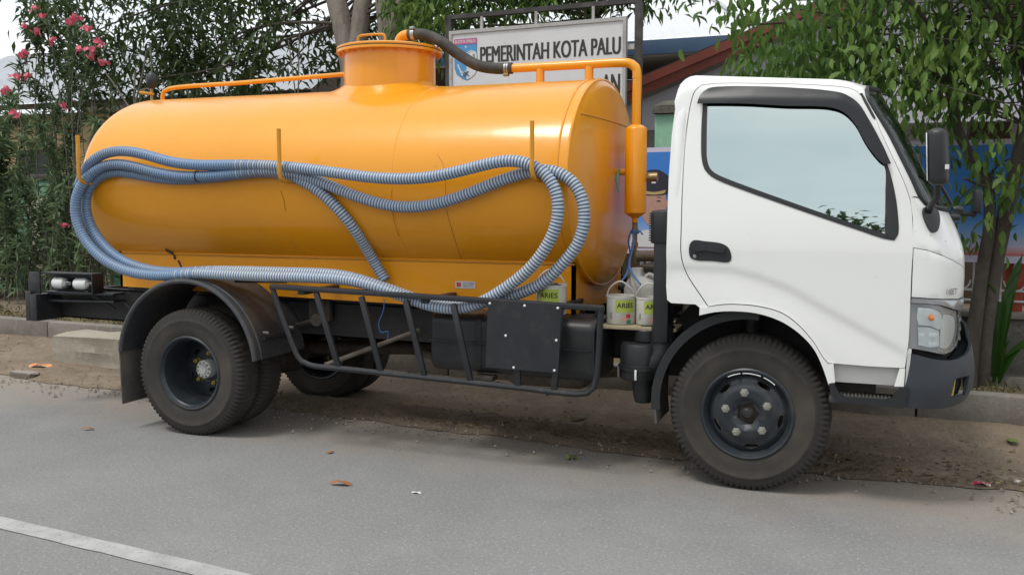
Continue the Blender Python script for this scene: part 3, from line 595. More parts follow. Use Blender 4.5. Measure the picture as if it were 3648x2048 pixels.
cflat('crest_ribbon', 'crest_white', [(.30, .235), (.42, .20), (.54, .24), (.54, .215), (.42, .175), (.30, .21)], .0395)

# ------------------------------------------------------------------ houses
mat('roof_white', (.66, .67, .69), .5, var=[(1.5, (.58, .59, .60), .45, .7, .6)])
mat('roof_zinc', (.40, .42, .45), .5, metal=.25, var=[(1.3, (.33, .34, .36), .45, .7, .7), (6, (.28, .22, .17), .62, .72, .5)])
mat('fascia_blue', (.035, .075, .135), .55, var=[(4, (.05, .09, .15), .45, .7, .6)])
mat('fascia_red', (.215, .052, .034), .55, var=[(3, (.16, .04, .028), .45, .68, .7), (20, (.26, .10, .07), .6, .72, .5)])
mat('lilac_wall', (.42, .42, .47), .8, var=[(1.2, (.36, .36, .40), .45, .7, .6)])
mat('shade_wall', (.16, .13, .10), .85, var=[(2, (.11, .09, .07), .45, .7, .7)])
mat('ochre_wall', (.48, .36, .19), .85, var=[(2, (.38, .28, .15), .45, .7, .7)])
mat('timber', (.07, .045, .03), .8)
def corrugated(mb, p00, p10, p01, p11, pitch=.13, amp=.016, rows=3):
    """sheet between eave p00->p10 and ridge p01->p11"""
    p00, p10, p01, p11 = [Vector(p) for p in (p00, p10, p01, p11)]; n = int(max((p10 - p00).length, (p11 - p01).length) / pitch) * 4
    nn = (p10 - p00).cross(p01 - p00).normalized()
    mb.grid(lambda u, v: (p00.lerp(p10, u)).lerp(p01.lerp(p11, u), v) + nn * amp * math.sin(u * n * math.pi / 2), [i / n for i in range(n + 1)], [i / rows for i in range(rows + 1)])
# main house behind the sign: white ribbed hip roof over a blue fascia
H1 = empty('white_roof_house', (-3.0, 10, 0), 'house with white ribbed roof and blue fascia behind the signboard', 'house')
mb = MB(); corrugated(mb, (-7.5, 8.05, 3.81), (-.95, 7.95, 3.81), (-7.5, 11.6, 5.75), (-3.0, 11.6, 5.75), .16, .014); mb.obj('roof', 'roof_white', H1, smooth=60, recalc=False)
mb = MB(); corrugated(mb, (-.95, 7.95, 3.81), (-.95, 15.2, 3.81), (-3.0, 11.6, 5.75), (-3.0, 11.65, 5.75), .16, .014); mb.obj('roof', 'roof_white', H1, smooth=60, recalc=False)
MB().tube([(-.95, 7.94, 3.85), (-3.0, 11.6, 5.79)], .05, 6).obj('hip_cap', 'roof_white', H1)
MB().box((-4.22, 8.02, 3.695), (6.6, .03, .205), .004, rot=Matrix.Rotation(R(-.8), 3, 'Z')).obj('fascia', 'fascia_blue', H1)
MB().box((-4.2, 9.2, 3.58), (6.5, 2.4, .03), .0).obj('soffit', 'shade_wall', H1, smooth=None)
MB().box((-4.2, 10.4, 1.75), (6.4, .2, 3.6), .0).obj('wall', 'shade_wall', H1, smooth=None)
# porch gable with red-brown barge boards, and the pale wall behind the right-hand tree
H2 = empty('gabled_house', (2, 8, 0), 'pale house with red brown gable boards behind the cab and the tree', 'house')
ga, gb = Vector((-3.1, 6.98, 2.756)), Vector((1.0, 6.98, 4.284)); gc = Vector((5.1, 6.98, 2.756))
for (p, q) in ((ga, gb), (gc, gb)):
    d = (q - p).normalized(); up = Vector((0, 0, 1))
    for (o0, o1, y0, y1) in ((-.02, .10, -.05, .0), (-.135, -.02, .0, .035)):
        V = [p + up * o0 + Vector((0, y0, 0)), q + up * o0 + Vector((0, y0, 0)), q + up * o1 + Vector((0, y0, 0)), p + up * o1 + Vector((0, y0, 0))]; V += [v + Vector((0, .04, 0)) for v in V]
        MB().add(V, [(0, 1, 2, 3), (7, 6, 5, 4), (0, 4, 5, 1), (1, 5, 6, 2), (2, 6, 7, 3), (3, 7, 4, 0)]).obj('barge_board', 'fascia_red', H2, smooth=None)
    mb = MB(); corrugated(mb, p + Vector((0, -.03, .12)), p + Vector((0, 6, .12)), q + Vector((0, -.03, .12)), q + Vector((0, 6, .12)), .16, .012); mb.obj('roof_sheet', 'roof_zinc', H2, smooth=60)
MB().prism([(-2.7, 2.45), (4.7, 2.45), (4.7, 2.76), (1.0, 4.13), (-2.7, 2.76)], lambda p, q, h: (p, h, q), 7.25, 7.4).obj('gable_wall', 'lilac_wall', H2, smooth=None)
MB().box((1.2, 8.6, 1.3), (7.6, .2, 2.7), 0).obj('wall', 'lilac_wall', H2, smooth=None)
MB().box((2.05, 8.48, 1.25), (.5, .05, 2.6), .01).obj('door', 'timber', H2)
MB().box((1.2, 8.40, .55), (7.4, .06, 1.1), .01).obj('porch_shade', 'timber', H2)  # dark panel added, its colour stands in for shade inside the porch
for x in (-2.5, 4.4): MB().box((x, 7.3, 1.1), (.22, .22, 2.25), .01).obj('porch_post', 'lilac_wall', H2)
# low house to the left with zinc roof
H3 = empty('zinc_roof_house', (-12, 10, 0), 'old house with grey zinc roof beyond the pink flowering shrub', 'house')
mb = MB(); corrugated(mb, (-19, 8.2, 3.35), (-8.2, 8.0, 3.35), (-19, 11.5, 4.95), (-8.6, 11.3, 4.95), .16, .016); mb.obj('roof', 'roof_zinc', H3, smooth=60, recalc=False)
mb = MB(); corrugated(mb, (-8.2, 14.6, 3.35), (-19, 14.8, 3.35), (-8.6, 11.3, 4.95), (-19, 11.5, 4.95), .16, .016); mb.obj('roof', 'roof_zinc', H3, smooth=60, recalc=False)
MB().box((-13.6, 8.2, 3.29), (10.6, .04, .10), 0, rot=Matrix.Rotation(R(-1), 3, 'Z')).obj('eave_board', 'timber', H3, smooth=None)
MB().box((-13.8, 9.0, 1.6), (10.0, .2, 3.25), 0).obj('wall', 'ochre_wall', H3, smooth=None)
for x in (-17.2, -15.3, -13.1, -11, -9.6):
    wn = MB().box((x, 8.88, 1.9), (.9, .05, 1.2), .01).obj('window_frame', 'timber', H3); MB().box((x, 8.85, 1.9), (.78, .02, 1.08), 0).obj('window_pane', 'black_gloss', wn, smooth=None)
MB().box((-11.2, 8.85, 1.4), (2.2, .05, 2.8), .01).obj('plank_screen', 'shade_wall', H3)
# ================================================================== THE TANKER TRUCK
TR = empty('tanker_truck', (0, 0, 0), 'orange vacuum tanker truck with white cab and blue hose draped along its side', 'truck')
# ------------------------------------------------------------------ tank
TX0, TX1, TA, TB, TZ = -4.28, -.985, .80, .622, 1.562
def tank_z(y): return TZ + TB * math.sqrt(max(0, 1 - (y / TA) ** 2))
def tank_y(z): return TA * math.sqrt(max(0, 1 - ((z - TZ) / TB) ** 2))
mb = MB(); prof = []
for k in range(9):                                   # rear head: dished, rounded knuckle
    a = k / 8 * math.pi / 2; prof.append((.86 * math.sin(a) * 1.0 if k else 0.0, TX0 - .10 - .10 * math.cos(a)))
for k in range(1, 7): a = k / 6 * math.pi / 2; prof.append((.86 + .14 * math.sin(a), TX0 - .10 * math.cos(a)))
for x in np.linspace(TX0 + .1, TX1 - .05, 26): prof.append((1.0, float(x)))
prof += [(1.0, TX1), (1.0, TX1 + .010), (.985, TX1 + .0155), (.968, TX1 + .0205)]
for k in range(1, 11): a = k / 10 * math.pi / 2; prof.append((.968 * math.cos(a), TX1 + .0205 + .062 * math.sin(a) ** 1.35))
tank = mb.lathe(prof, (0, 0, TZ), 'x', 96, sx=TA, sz=TB).obj('tank', 'orange_paint', TR, smooth=22)
MB().tube([(TX1 + .010, (TA - .004) * math.cos(2 * math.pi * j / 96), TZ + (TB - .004) * math.sin(2 * math.pi * j / 96)) for j in range(96)], .0085, 8, closed=True).obj('rim_bead', 'orange_paint', tank)
def ring(x, g=1.0, n=96, off=0.0): return [(x, (TA * g + off) * math.cos(2 * math.pi * j / n), TZ + (TB * g + off) * math.sin(2 * math.pi * j / n)) for j in range(n)]
for x in (TX1 - .045,): MB().tube(ring(x, 1, 96, .001), .0065, 6, closed=True).obj('weld_seam', 'orange_paint', tank)
MB().tube(ring(-2.02, 1, 96, -.0025), .0045, 6, closed=True).obj('weld_seam', 'orange_paint', tank)
# seam across the front head
MB().tube([(TX1 + .0205 + .062 * math.sqrt(max(0, 1 - ((y / TA) ** 2 + (.37 / TB) ** 2) / .937)) ** 1.35 + .001, y, 1.93) for y in np.linspace(-.6, .6, 25)], .005, 6).obj('weld_seam', 'weld', tank)
# cradle skirt under the tank
for sy in (-1, 1):
    MB().prism([(-4.26, .868), (-1.0, .815), (-1.0, 1.112), (-4.26, 1.112)], lambda p, q, h: (p, h, q), sy * .55, sy * .52).obj('skirt_plate', 'orange_paint', tank, smooth=None)
    MB().tube([(x, sy * .553, 1.098) for x in np.linspace(-4.24, -1.0, 40)], .006, 6).obj('weld_seam', 'weld', tank)
MB().prism([(-.55, .815), (.55, .815), (.55, 1.11), (-.55, 1.11)], lambda p, q, h: (h, p, q), -1.0, -1.02).obj('skirt_plate', 'orange_paint', tank, smooth=None)
MB().prism([(-.55, .868), (.55, .868), (.55, 1.11), (-.55, 1.11)], lambda p, q, h: (h, p, q), -4.24, -4.26).obj('skirt_plate', 'orange_paint', tank, smooth=None)
# manhole tower
MX = -2.452
mb = MB(); U = [.297 + .14 * (i / 10) for i in range(11)]; A = [2 * math.pi * j / 72 for j in range(73)]
def saddle(r, a):
    x = MX + r * math.cos(a); y = r * math.sin(a); t = (r - .297) / .14
    return (x, y, tank_z(y) - .004 + .045 * (1 - t) ** 2.2 + (.0 if t < 1 else -.003))
mb.grid(saddle, U, A).obj('manhole_saddle', 'orange_paint', tank, smooth=60)
mb = MB().lathe([(.30, 1.98), (.30, 2.415)], (MX, 0, 0), 'z', 72)
mh = mb.obj('manhole_tower', 'orange_paint', TR)
MB().lathe([(.297, 2.412), (.347, 2.412), (.347, 2.428), (.297, 2.428)], (MX, 0, 0), 'z', 72, close=True).obj('flange', 'orange_paint', mh)
MB().lathe([(0, 2.432), (.341, 2.432), (.347, 2.436), (.347, 2.446), (.336, 2.452), (.2, 2.458), (0, 2.460)], (MX, 0, 0), 'z', 72).obj('lid', 'orange_paint', mh)
MB().lathe([(.30, 2.4275), (.3455, 2.4275), (.3455, 2.4325), (.30, 2.4325)], (MX, 0, 0), 'z', 72, close=True).obj('gasket', 'rubber_hose', mh)
bolt = None
for k in range(24):
    a = 2 * math.pi * (k + .5) / 24; p = (MX + .323 * math.cos(a), .323 * math.sin(a), 2.43)
    if bolt is None: bolt = MB().lathe([(0, -.030), (.008, -.030), (.008, -.018), (.005, -.018), (.005, .016), (.008, .016), (.008, .025), (0, .025)], (0, 0, 0), 'z', 6).obj('bolt', 'orange_dull', mh, loc=p)
    else: copy_at(bolt, 'bolt', mh, p)
MB().tube(catmull([(-2.62, -.12, 2.45), (-2.62, -.12, 2.505), (-2.615, -.12, 2.522), (-2.60, -.12, 2.527), (-2.44, -.12, 2.527), (-2.425, -.12, 2.522), (-2.42, -.12, 2.505), (-2.42, -.12, 2.45)], .012), .0085, 8).obj('lid_handle', 'orange_dull', mh)
MB().tube(catmull([(-2.37, -.02, 2.45), (-2.37, -.02, 2.49), (-2.355, -.02, 2.517), (-2.325, -.02, 2.53), (-2.24, -.02, 2.53)], .012), .033, 14).obj('elbow_pipe', 'orange_paint', mh)
MB().tube([(x, -.02, 2.531) for x in (-2.275, -2.262, -2.25)], .041, 14).obj('hose_clamp', 'steel_bare', mh)
MB().box((-2.262, -.045, 2.568), (.03, .03, .018), .004).obj('clamp_screw', 'steel_bare', mh)
# hand rail and gauge on the rear half
MB().tube(catmull([(-4.33, 0, 2.16), (-4.33, 0, 2.22), (-4.315, 0, 2.252), (-4.27, 0, 2.268), (-3.6, 0, 2.285), (-2.79, 0, 2.305)], .03), .0155, 10).obj('hand_rail', 'orange_paint', tank)
vl = MB().tube([(-4.43, 0, 2.10), (-4.43, 0, 2.29)], .011, 10).obj('vent_valve', 'brass', tank)
MB().lathe([(0, 2.395), (.020, 2.39), (.036, 2.37), (.042, 2.34), (.040, 2.31), (.028, 2.285), (.014, 2.276), (0, 2.275)], (-4.425, 0, 0), 'z', 20).obj('float_ball', 'black_plastic', tank)
MB().box((-4.475, 0, 2.245), (.12, .035, .022), .008, rot=Matrix.Rotation(R(8), 3, 'Y')).obj('valve_lever', 'orange_dull', tank)
MB().tube([(-4.53, 0, 2.27), (-4.47, 0, 2.28), (-4.44, 0, 2.265)], .005, 6).obj('valve_wire', 'rust_grey', tank)
# suction pipe on top, down to the separator bottle
mb = MB().tube(catmull([(-1.66, 0, 2.285), (-1.2, 0, 2.285), (-.87, 0, 2.283), (-.825, 0, 2.275), (-.795, 0, 2.25), (-.787, 0, 2.21), (-.787, 0, 2.05), (-.787, 0, 1.915)], .02), .0275, 16)
pipe = mb.obj('suction_pipe', 'orange_paint', TR)
for x in (-1.40, -1.085): MB().tube([(x, 0, 2.16), (x, 0, 2.272)], .0265, 14).obj('pipe_stand', 'orange_paint', pipe)
MB().tube([(-.787, 0, 2.190), (-.787, 0, 2.198)], .0295, 16).obj('weld_collar', 'orange_paint', pipe)
MB().tube(catmull([(-2.30, -.02, 2.531), (-2.2, -.02, 2.528), (-2.07, -.018, 2.475), (-1.95, -.015, 2.39), (-1.82, -.01, 2.315), (-1.70, -.005, 2.29), (-1.585, 0, 2.286)], .02), .036, 16).obj('rubber_hose', 'rubber_hose', pipe)
for x in (-1.628, -1.612): MB().tube([(x - .005, 0, 2.2855), (x + .005, 0, 2.2855)], .0385, 16).obj('hose_clamp', 'steel_bare', pipe)
MB().box((-1.62, -.02, 2.245), (.035, .03, .02), .004).obj('clamp_screw', 'brass', pipe)
sep = MB().lathe([(0, 1.328), (.0185, 1.328), (.0185, 1.352), (.03, 1.36), (.066, 1.385), (.066, 1.885), (.060, 1.895), (.026, 1.915), (0, 1.918)], (-.787, 0, 0), 'z', 32).obj('separator_bottle', 'orange_paint', TR)
MB().tube([(-.93, 0, 1.632), (-.85, 0, 1.632)], .021, 14).obj('stub_pipe', 'orange_paint', sep)
MB().tube([(-.917, 0, 1.632), (-.902, 0, 1.632)], .040, 14).obj('stub_flange', 'orange_paint', sep)
mb = MB()
for p in ([(-.885, -.022, 1.655), (-.885, -.03, 1.632), (-.885, -.024, 1.61)], [(-.885, -.03, 1.63), (-.91, -.045, 1.575), (-.925, -.04, 1.53)], [(-.885, -.03, 1.63), (-.89, -.05, 1.58), (-.88, -.04, 1.51)]): mb.tube(catmull(p, .01), .006, 6)
mb.obj('rag_knot', 'rope_teal', sep)
MB().lathe([(0, 1.03), (.0135, 1.03), (.0135, 1.13), (.019, 1.13), (.019, 1.16), (.0135, 1.163), (.0135, 1.18), (.021, 1.182), (.021, 1.205), (.016, 1.21), (.016, 1.262), (.022, 1.264), (.022, 1.29), (.017, 1.295), (.017, 1.33), (0, 1.33)], (-.787, 0, 0), 'z', 8).obj('drain_valve', 'brass', sep)
MB().tube([(-.725, .03, 1.60), (-.66, .03, 1.60)], .028, 12).obj('brass_nipple', 'brass', sep)
# pump pipes behind the cab
mb = MB().tube(catmull([(-.655, .25, 1.36), (-.64, .22, 1.30), (-.61, .15, 1.18), (-.57, .1, 1.05), (-.55, .1, .9)], .03), .034, 12); pv = mb.obj('pump_pipe', 'orange_dull', TR)
MB().tube([(-.72, -.2, 1.135), (-.48, -.25, 1.145)], .033, 14).obj('cloth_wrap', 'rust_grey', pv)
MB().tube([(-.76, -.25, 1.02), (-.48, -.3, .985)], .034, 14).obj('cloth_wrap', 'rust_grey', pv)
MB().box((-.62, .05, .95), (.34, .5, .24), .04).obj('vacuum_pump', 'grimy_metal', TR)
# hooks that carry the hose
for x in (-4.178, -2.666, -1.111):
    hk = MB().tube(catmull([(x, -.77, 1.566), (x, -.86, 1.566), (x, -.925, 1.571), (x - .002, -.945, 1.585), (x - .004, -.952, 1.61), (x - .004, -.952, 1.70), (x - .004, -.952, 1.868)], .02), .0125, 8).obj('hose_hook', 'orange_dull', tank)
for (m_, r_, pts) in (('scuff_black', .008, [(-3.838,-.582,1.130),(-3.818,-.561,1.113),(-3.792,-.553,1.095),(-3.787,-.553,1.066)]), ('scuff_black', .006, [(-3.761,-.553,1.058),(-3.748,-.553,1.037),(-3.736,-.553,1.014)]), ('scuff_line', .0014, [(-1.741,-.777,1.712),(-1.704,-.789,1.666),(-1.682,-.801,1.577),(-1.687,-.781,1.422),(-1.678,-.705,1.264),(-1.690,-.569,1.119)]), ('scuff_brown', .0022, [(-2.021,-.799,1.512),(-2.033,-.765,1.376),(-2.033,-.693,1.247)]), ('scuff_brown', .002, [(-2.771,-.799,1.514),(-2.756,-.790,1.455),(-2.759,-.771,1.390)])):
    MB().tube(catmull(pts, .03), r_, 6).obj('paint_scuff', m_, tank)
# inspection plate on the skirt
pl = MB().box((-1.671, -.5525, .963), (.128, .003, .042), 0).obj('inspection_plate', 'sticker', tank, smooth=None)
MB().box((-1.712, -.5545, .963), (.028, .001, .026), 0).obj('printed_mark', 'print_red', pl, smooth=None)
for k in range(5): MB().box((-1.65, -.5545, .949 + k * .007), (.07, .001, .0022), 0).obj('printed_line', 'print_grey', pl, smooth=None)

# ------------------------------------------------------------------ chassis
for sy in (-1, 1):
    mb = MB()
    def rz(x): return .0 + .012 * (-x - 1.9)      # the frame rides a little higher at the back
    for (za, zb, ya, yb) in ((.575, .585, .36, .425), (.79, .80, .36, .425), (.575, .80, .417, .425)):
        V = []
        for x in (-4.95, -1.9, .55):
            d = rz(x); V += [(x, sy * ya, za + d), (x, sy * yb, za + d), (x, sy * yb, zb + d), (x, sy * ya, zb + d)]
        F = [(0, 1, 2, 3), (8, 11, 10, 9)] + [(o + i, o + 4 + i, o + 4 + (i + 1) % 4, o + (i + 1) % 4) for o in (0, 4) for i in range(4)]
        mb.add(V, F)
    rail = mb.obj('chassis_rail', 'chassis_black', TR, smooth=None)
    MB().prism([(-4.3, .80 + rz(-4.3)), (-1.0, .792), (-1.0, .83), (-4.3, .872)], lambda p, q, h: (p, h, q), sy * .44, sy * .36).obj('sub_frame', 'chassis_black', TR, smooth=None)
for x in (-4.3, -3.9, -2.9, -2.2, -1.3, -.5, .3): MB().box((x, 0, .70), (.07, .82, .16), .01).obj('cross_member', 'chassis_black', TR)
for sy in (-1, 1):
    for k in range(4):
        sag = .028 * k; L_ = .62 - .09 * k
        MB().tube([(-3.36 + t * L_, sy * .50, .60 - .10 * (1 - t * t) * 0 + .10 * t * t - sag) for t in np.linspace(-1, 1, 13)], .013, 4).obj('leaf_spring', 'grimy_metal', TR)
    MB().tube([(-2.72, sy * .46, .70), (-2.72, sy * .52, .70)], .04, 14).obj('spring_pin', 'grimy_metal', TR)
    MB().box((-2.72, sy * .46, .76), (.16, .05, .14), .015).obj('spring_bracket', 'grimy_metal', TR)
MB().tube([(-3.36, -.62, .387), (-3.36, -.3, .371), (-3.36, -.16, .364), (-3.36, .16, .348), (-3.36, .3, .341), (-3.36, .62, .325)], [.055, .06, .13, .13, .06, .055], 16).obj('rear_axle', 'grimy_metal', TR)
MB().tube([(-3.2, 0, .42), (-.4, 0, .58)], .045, 14).obj('drive_shaft', 'grimy_metal', TR)
MB().tube([(0, -.66, .37), (0, .66, .37)], .05, 12).obj('front_axle', 'grimy_metal', TR)
MB().tube(catmull([(-.15, .1, .46), (-.6, .06, .42), (-1.0, -.06, .40)], .05), .032, 12).obj('exhaust_pipe', 'rust_grey', TR)
MB().box((-1.28, -.10, .40), (.52, .30, .17), .06, seg=3).obj('silencer', 'rust_grey', TR)
MB().tube(catmull([(-1.5, -.1, .42), (-2.0, -.12, .44), (-2.6, .2, .46)], .05), .03, 12).obj('exhaust_pipe', 'rust_grey', TR)
MB().box((-.05, 0, .72), (.8, .62, .42), .08).obj('engine_block', 'grimy_metal', TR)
# ------------------------------------------------------------------ wheels
WZ = .392
def tyre_mesh(nl=84, per=3):
    hw = .102
    prof = [(.226, .080), (.232, .094), (.252, .101), (.285, .1045), (.318, .1045), (.322, .1065), (.330, .1065), (.334, .1035), (.352, .100), (.368, .096), (.380, .091), (.3895, .082), (.3945, .066), (.3965, .040), (.3975, .014)]
    full = prof + [(r, -h) for r, h in prof[::-1]]
    n = nl * per; V = []; F = []; k = len(full)
    for j in range(n):
        a = 2 * math.pi * j / n; g = (j % per == 0)
        for i, (r, h) in enumerate(full):
            q = min(i, k - 1 - i); rr = r; hh = h
            if g and 8 <= q <= 12:
                rr -= (.002, .004, .008, .010, .010)[q - 8]; hh *= (.99, .97, .95, .965, .99)[q - 8]
            if q == 14 and (j // per) % 2: rr -= .006
            V.append((rr * math.cos(a), hh, rr * math.sin(a)))
    for j in range(n):
        j2 = (j + 1) % n
        for i in range(k - 1): F.append((j * k + i, j * k + i + 1, j2 * k + i + 1, j2 * k + i))
    mb = MB(); mb.add(V, F); return mb
def oval(cx, cz, a, b, ang, n=18): return [(cx + a * math.cos(t) * math.cos(ang) - b * math.sin(t) * math.sin(ang), cz + a * math.cos(t) * math.sin(ang) + b * math.sin(t) * math.cos(ang)) for t in [2 * math.pi * i / n for i in range(n)]]
SRC = {}
def wheel(x, y, side, deep, turn=0.0, rnd=0.0, dz=0.0):
    """side -1: outer face towards the camera; deep: rear wheel with the disc set far in"""
    key = 'd' if deep else 'f'; rot = (0, rnd, 0 if side < 0 else math.pi); o = (x, y, WZ + dz)
    rot = (0, rnd, turn + (0 if side < 0 else math.pi))
    if key not in SRC:
        mb = MB()
        lip = [(.230, -.085), (.232, -.098), (.225, -.103), (.216, -.100), (.210, -.088), (.203, -.080)]
        if deep: pr = lip + [(.198, -.05), (.196, .0), (.192, .08), (.188, .115)]
        else: pr = lip + [(.199, -.066), (.197, -.062)]
        mb.lathe(pr, n=72); mb.lathe([(.230, .085), (.225, .098), (.205, .08), (.19, .04), (.186, -.06 if not deep else .105)], n=48)
        if deep:
            def sf(u, v): r = math.hypot(u, v); return (u, .112 - .012 * sstep(.19, .12, r), v)
            R0, hr, ha, hb = .189, .142, .030, .018
        else:
            def sf(u, v): r = math.hypot(u, v); return (u, -.058 - .022 * sstep(.198, .165, r) - .012 * sstep(.15, .125, r) + .02 * sstep(.085, .06, r), v)
            R0, hr, ha, hb = .198, .165, .036, .0135
        holes = [oval(hr * math.cos(a), hr * math.sin(a), ha, hb, a + math.pi / 2) for a in [R(62 + 72 * i) for i in range(5)]]
        holes.append([(.052 * math.cos(2 * math.pi * i / 32) * (1 + .10 * math.cos(10 * math.pi * i / 32 * 1.0)), .052 * math.sin(2 * math.pi * i / 32) * (1 + .10 * math.cos(10 * math.pi * i / 32))) for i in range(32)])
        panel(mb, [(R0 * math.cos(2 * math.pi * i / 72), R0 * math.sin(2 * math.pi * i / 72)) for i in range(72)], sf, .010, holes, .016)
        wo = mb.obj('wheel', 'rim_paint', TR, loc=o, smooth=30, recalc=False); wo.rotation_euler = rot
        ty = tyre_mesh().obj('tyre', 'tyre', wo, loc=o, smooth=40)
        if deep:
            hb_ = MB().lathe([(0, .028), (.026, .028), (.031, .036), (.054, .040), (.059, .048), (.059, .12), (.085, .12), (.085, .15)], n=28).obj('hub', 'hub_white', wo, loc=o)
            hn = [(.044, .038, .0065, .012, 'nut_zinc', 10), (.100, .092, .0145, .03, 'nut_brass', 5)]
        else:
            hb_ = MB().lathe([(0, -.078), (.026, -.078), (.031, -.070), (.031, -.045), (.056, -.045), (.056, .05)], n=28).obj('hub', 'grimy_metal', wo, loc=o)
            hc_ = MB().lathe([(0, -.092), (.020, -.090), (.026, -.084), (.028, -.072), (.028, -.05)], n=20).obj('hub_cap', 'black_plastic', wo, loc=o)
            hn = [(.108, -.098, .0165, .020, 'nut_zinc', 5)]
        kids = [ty, hb_] + ([] if deep else [hc_])
        for rad, yy, rr, ln, mt, cnt in hn:
            nu = None
            for i in range(cnt):
                a = R((26 if not deep else 10) + 360 / cnt * i); pp = (x + rad * math.cos(a), y + yy, WZ + rad * math.sin(a))
                if nu is None: nu = MB().lathe([(0, -ln), (rr * .55, -ln), (rr * .6, -ln * .72), (rr, -ln * .66), (rr, ln * .2), (rr * 1.35, ln * .25), (rr * 1.35, ln * .6), (0, ln * .6)], n=6).obj('wheel_nut', mt, wo, loc=pp)
                else: nu = copy_at(nu, 'wheel_nut', wo, pp)
                kids.append(nu)
        if not deep:
            bw = MB()
            for a0, a1 in ((100, 118), (72, 97), (50, 68)):
                pts = [(.2065 * math.cos(R(a)), -.0985, .2065 * math.sin(R(a))) for a in np.linspace(a0, a1, 8)]; bw.tube(pts, .0028, 6)
            b1 = bw.obj('balance_weight', 'lamp_white', wo, loc=o); kids.append(b1)
        SRC[key] = (wo, kids); return wo
    wo0, kids = SRC[key]
    w2 = bpy.data.objects.new('wheel', wo0.data); COL.objects.link(w2); w2.parent = TR; w2.location = o; w2.rotation_euler = rot; ORG[w2.name] = Vector(o)
    for kd in kids:
        c = bpy.data.objects.new(kd.name.split('.')[0], kd.data); COL.objects.link(c); c.parent = w2; c.location = kd.location
    return w2
wheel(0, -.757, -1, False, turn=R(-1.5)); wheel(0, .757, 1, False, turn=R(-1.5), rnd=.7, dz=-.05)
wheel(-3.362, -.858, -1, True); wheel(-3.362, -.615, 1, True, rnd=.4); wheel(-3.362, .858, 1, True, rnd=1.1, dz=-.07); wheel(-3.362, .615, -1, True, rnd=2.0, dz=-.07)
# ------------------------------------------------------------------ rear mudguards
for sy in (-1, 1):
    FX, FZ, FR = -3.352, .452, .522; a = [R(q) for q in np.linspace(6, 174, 57)]
    mb = MB(); ya, yb = sy * .985, sy * .47
    arc = lambda r: [(FX + r * math.cos(t) * (1 if math.cos(t) < 0 else .985), FZ + r * math.sin(t)) for t in a]
    o_, i_ = arc(FR), arc(FR - .012)
    mb.prism(o_ + i_[::-1], lambda p, q, h: (p, h, q), ya, yb)
    fe = mb.obj('rear_mudguard', 'fender_plastic', TR, smooth=40)
    MB().tube([(p[0], ya, p[1]) for p in arc(FR - .008)], .016, 8).obj('rolled_lip', 'fender_plastic', fe)
    MB().tube([(p[0], sy * .93, p[1]) for p in arc(FR + .001)], .007, 6).obj('rib', 'fender_plastic', fe)
    for (x, z, x2) in ((-3.66, .935, -3.40), (-3.12, .975, -2.86)):
        MB().tube([(x, sy * .80, z), (x2, sy * .62, z - .01)], .026, 10).obj('mount_rubber', 'black_plastic', fe)
    MB().tube([(-2.845, sy * .90, .63), (-2.855, sy * .58, .62)], .015, 8).obj('stay_rod', 'guard_paint', fe)
    for yy in (.88, .62): MB().tube([(-2.82, sy * yy, .66), (-2.86, sy * yy, .66)], .009, 6).obj('stay_bolt', 'steel_bare', fe)
    MB().box((-3.872, sy * .735, .365), (.010, .50, .40), .003, rot=Matrix.Rotation(R(-2), 3, 'Y')).obj('mud_flap', 'flap_rubber', TR)
# ------------------------------------------------------------------ rear light frame
mb = MB(); mb.box((-4.965, -.62, .875), (.10, .012, .155), .003).obj('tail_plate', 'guard_paint', TR)
MB().box((-5.01, -.64, .71), (.055, .012, .21), .003).obj('tail_plate', 'guard_paint', TR)
MB().box((-4.96, 0, .70), (.06, 1.30, .19), .006).obj('rear_bumper_beam', 'guard_paint', TR)
tl = MB().prism([(-4.92, .80), (-4.47, .815), (-4.47, .952), (-4.92, .945)], lambda p, q, h: (p, h, q), -.50, -.49).obj('tail_lamp_box', 'guard_paint', TR, smooth=None)
for (c, s) in (((-4.695, -.545, .945), (.45, .10, .010)), ((-4.695, -.545, .812), (.45, .10, .010)), ((-4.472, -.545, .88), (.010, .10, .13))): MB().box(c, s, .002).obj('box_edge', 'guard_paint', tl)
for (x0, x1) in ((-4.86, -4.755), (-4.665, -4.545)):
    lm = MB().lathe([(0, x0), (.034, x0), (.042, x0 + .012), (.042, x1 - .03), (.034, x1 - .01), (.014, x1), (.014, x1 + .03), (0, x1 + .03)], (0, -.545, .872), 'x', 22).obj('tail_lamp', 'lamp_white', tl)
    MB().tube([(x1, -.575, .85), (x1 + .03, -.585, .86), (x1 + .04, -.58, .88)], .012, 8).obj('lamp_socket', 'steel_bare', tl)
MB().tube(catmull([(-4.62, -.56, .86), (-4.52, -.56, .80), (-4.42, -.52, .74), (-4.36, -.5, .70)], .02), .007, 6).obj('lamp_cable', 'black_plastic', tl)
MB().tube(catmull([(-4.45, -.5, .82), (-4.30, -.48, .74), (-4.18, -.47, .66), (-4.05, -.48, .62), (-3.9, -.5, .62)], .02), .007, 6).obj('lamp_cable', 'black_plastic', tl)
for z in (.795, .745): MB().prism([(-4.92, z - .008), (-4.32, z + .008), (-4.32, z + .020), (-4.92, z + .006)], lambda p, q, h: (p, h, q), -.56, -.45).obj('tail_shelf', 'guard_paint', TR, smooth=None)
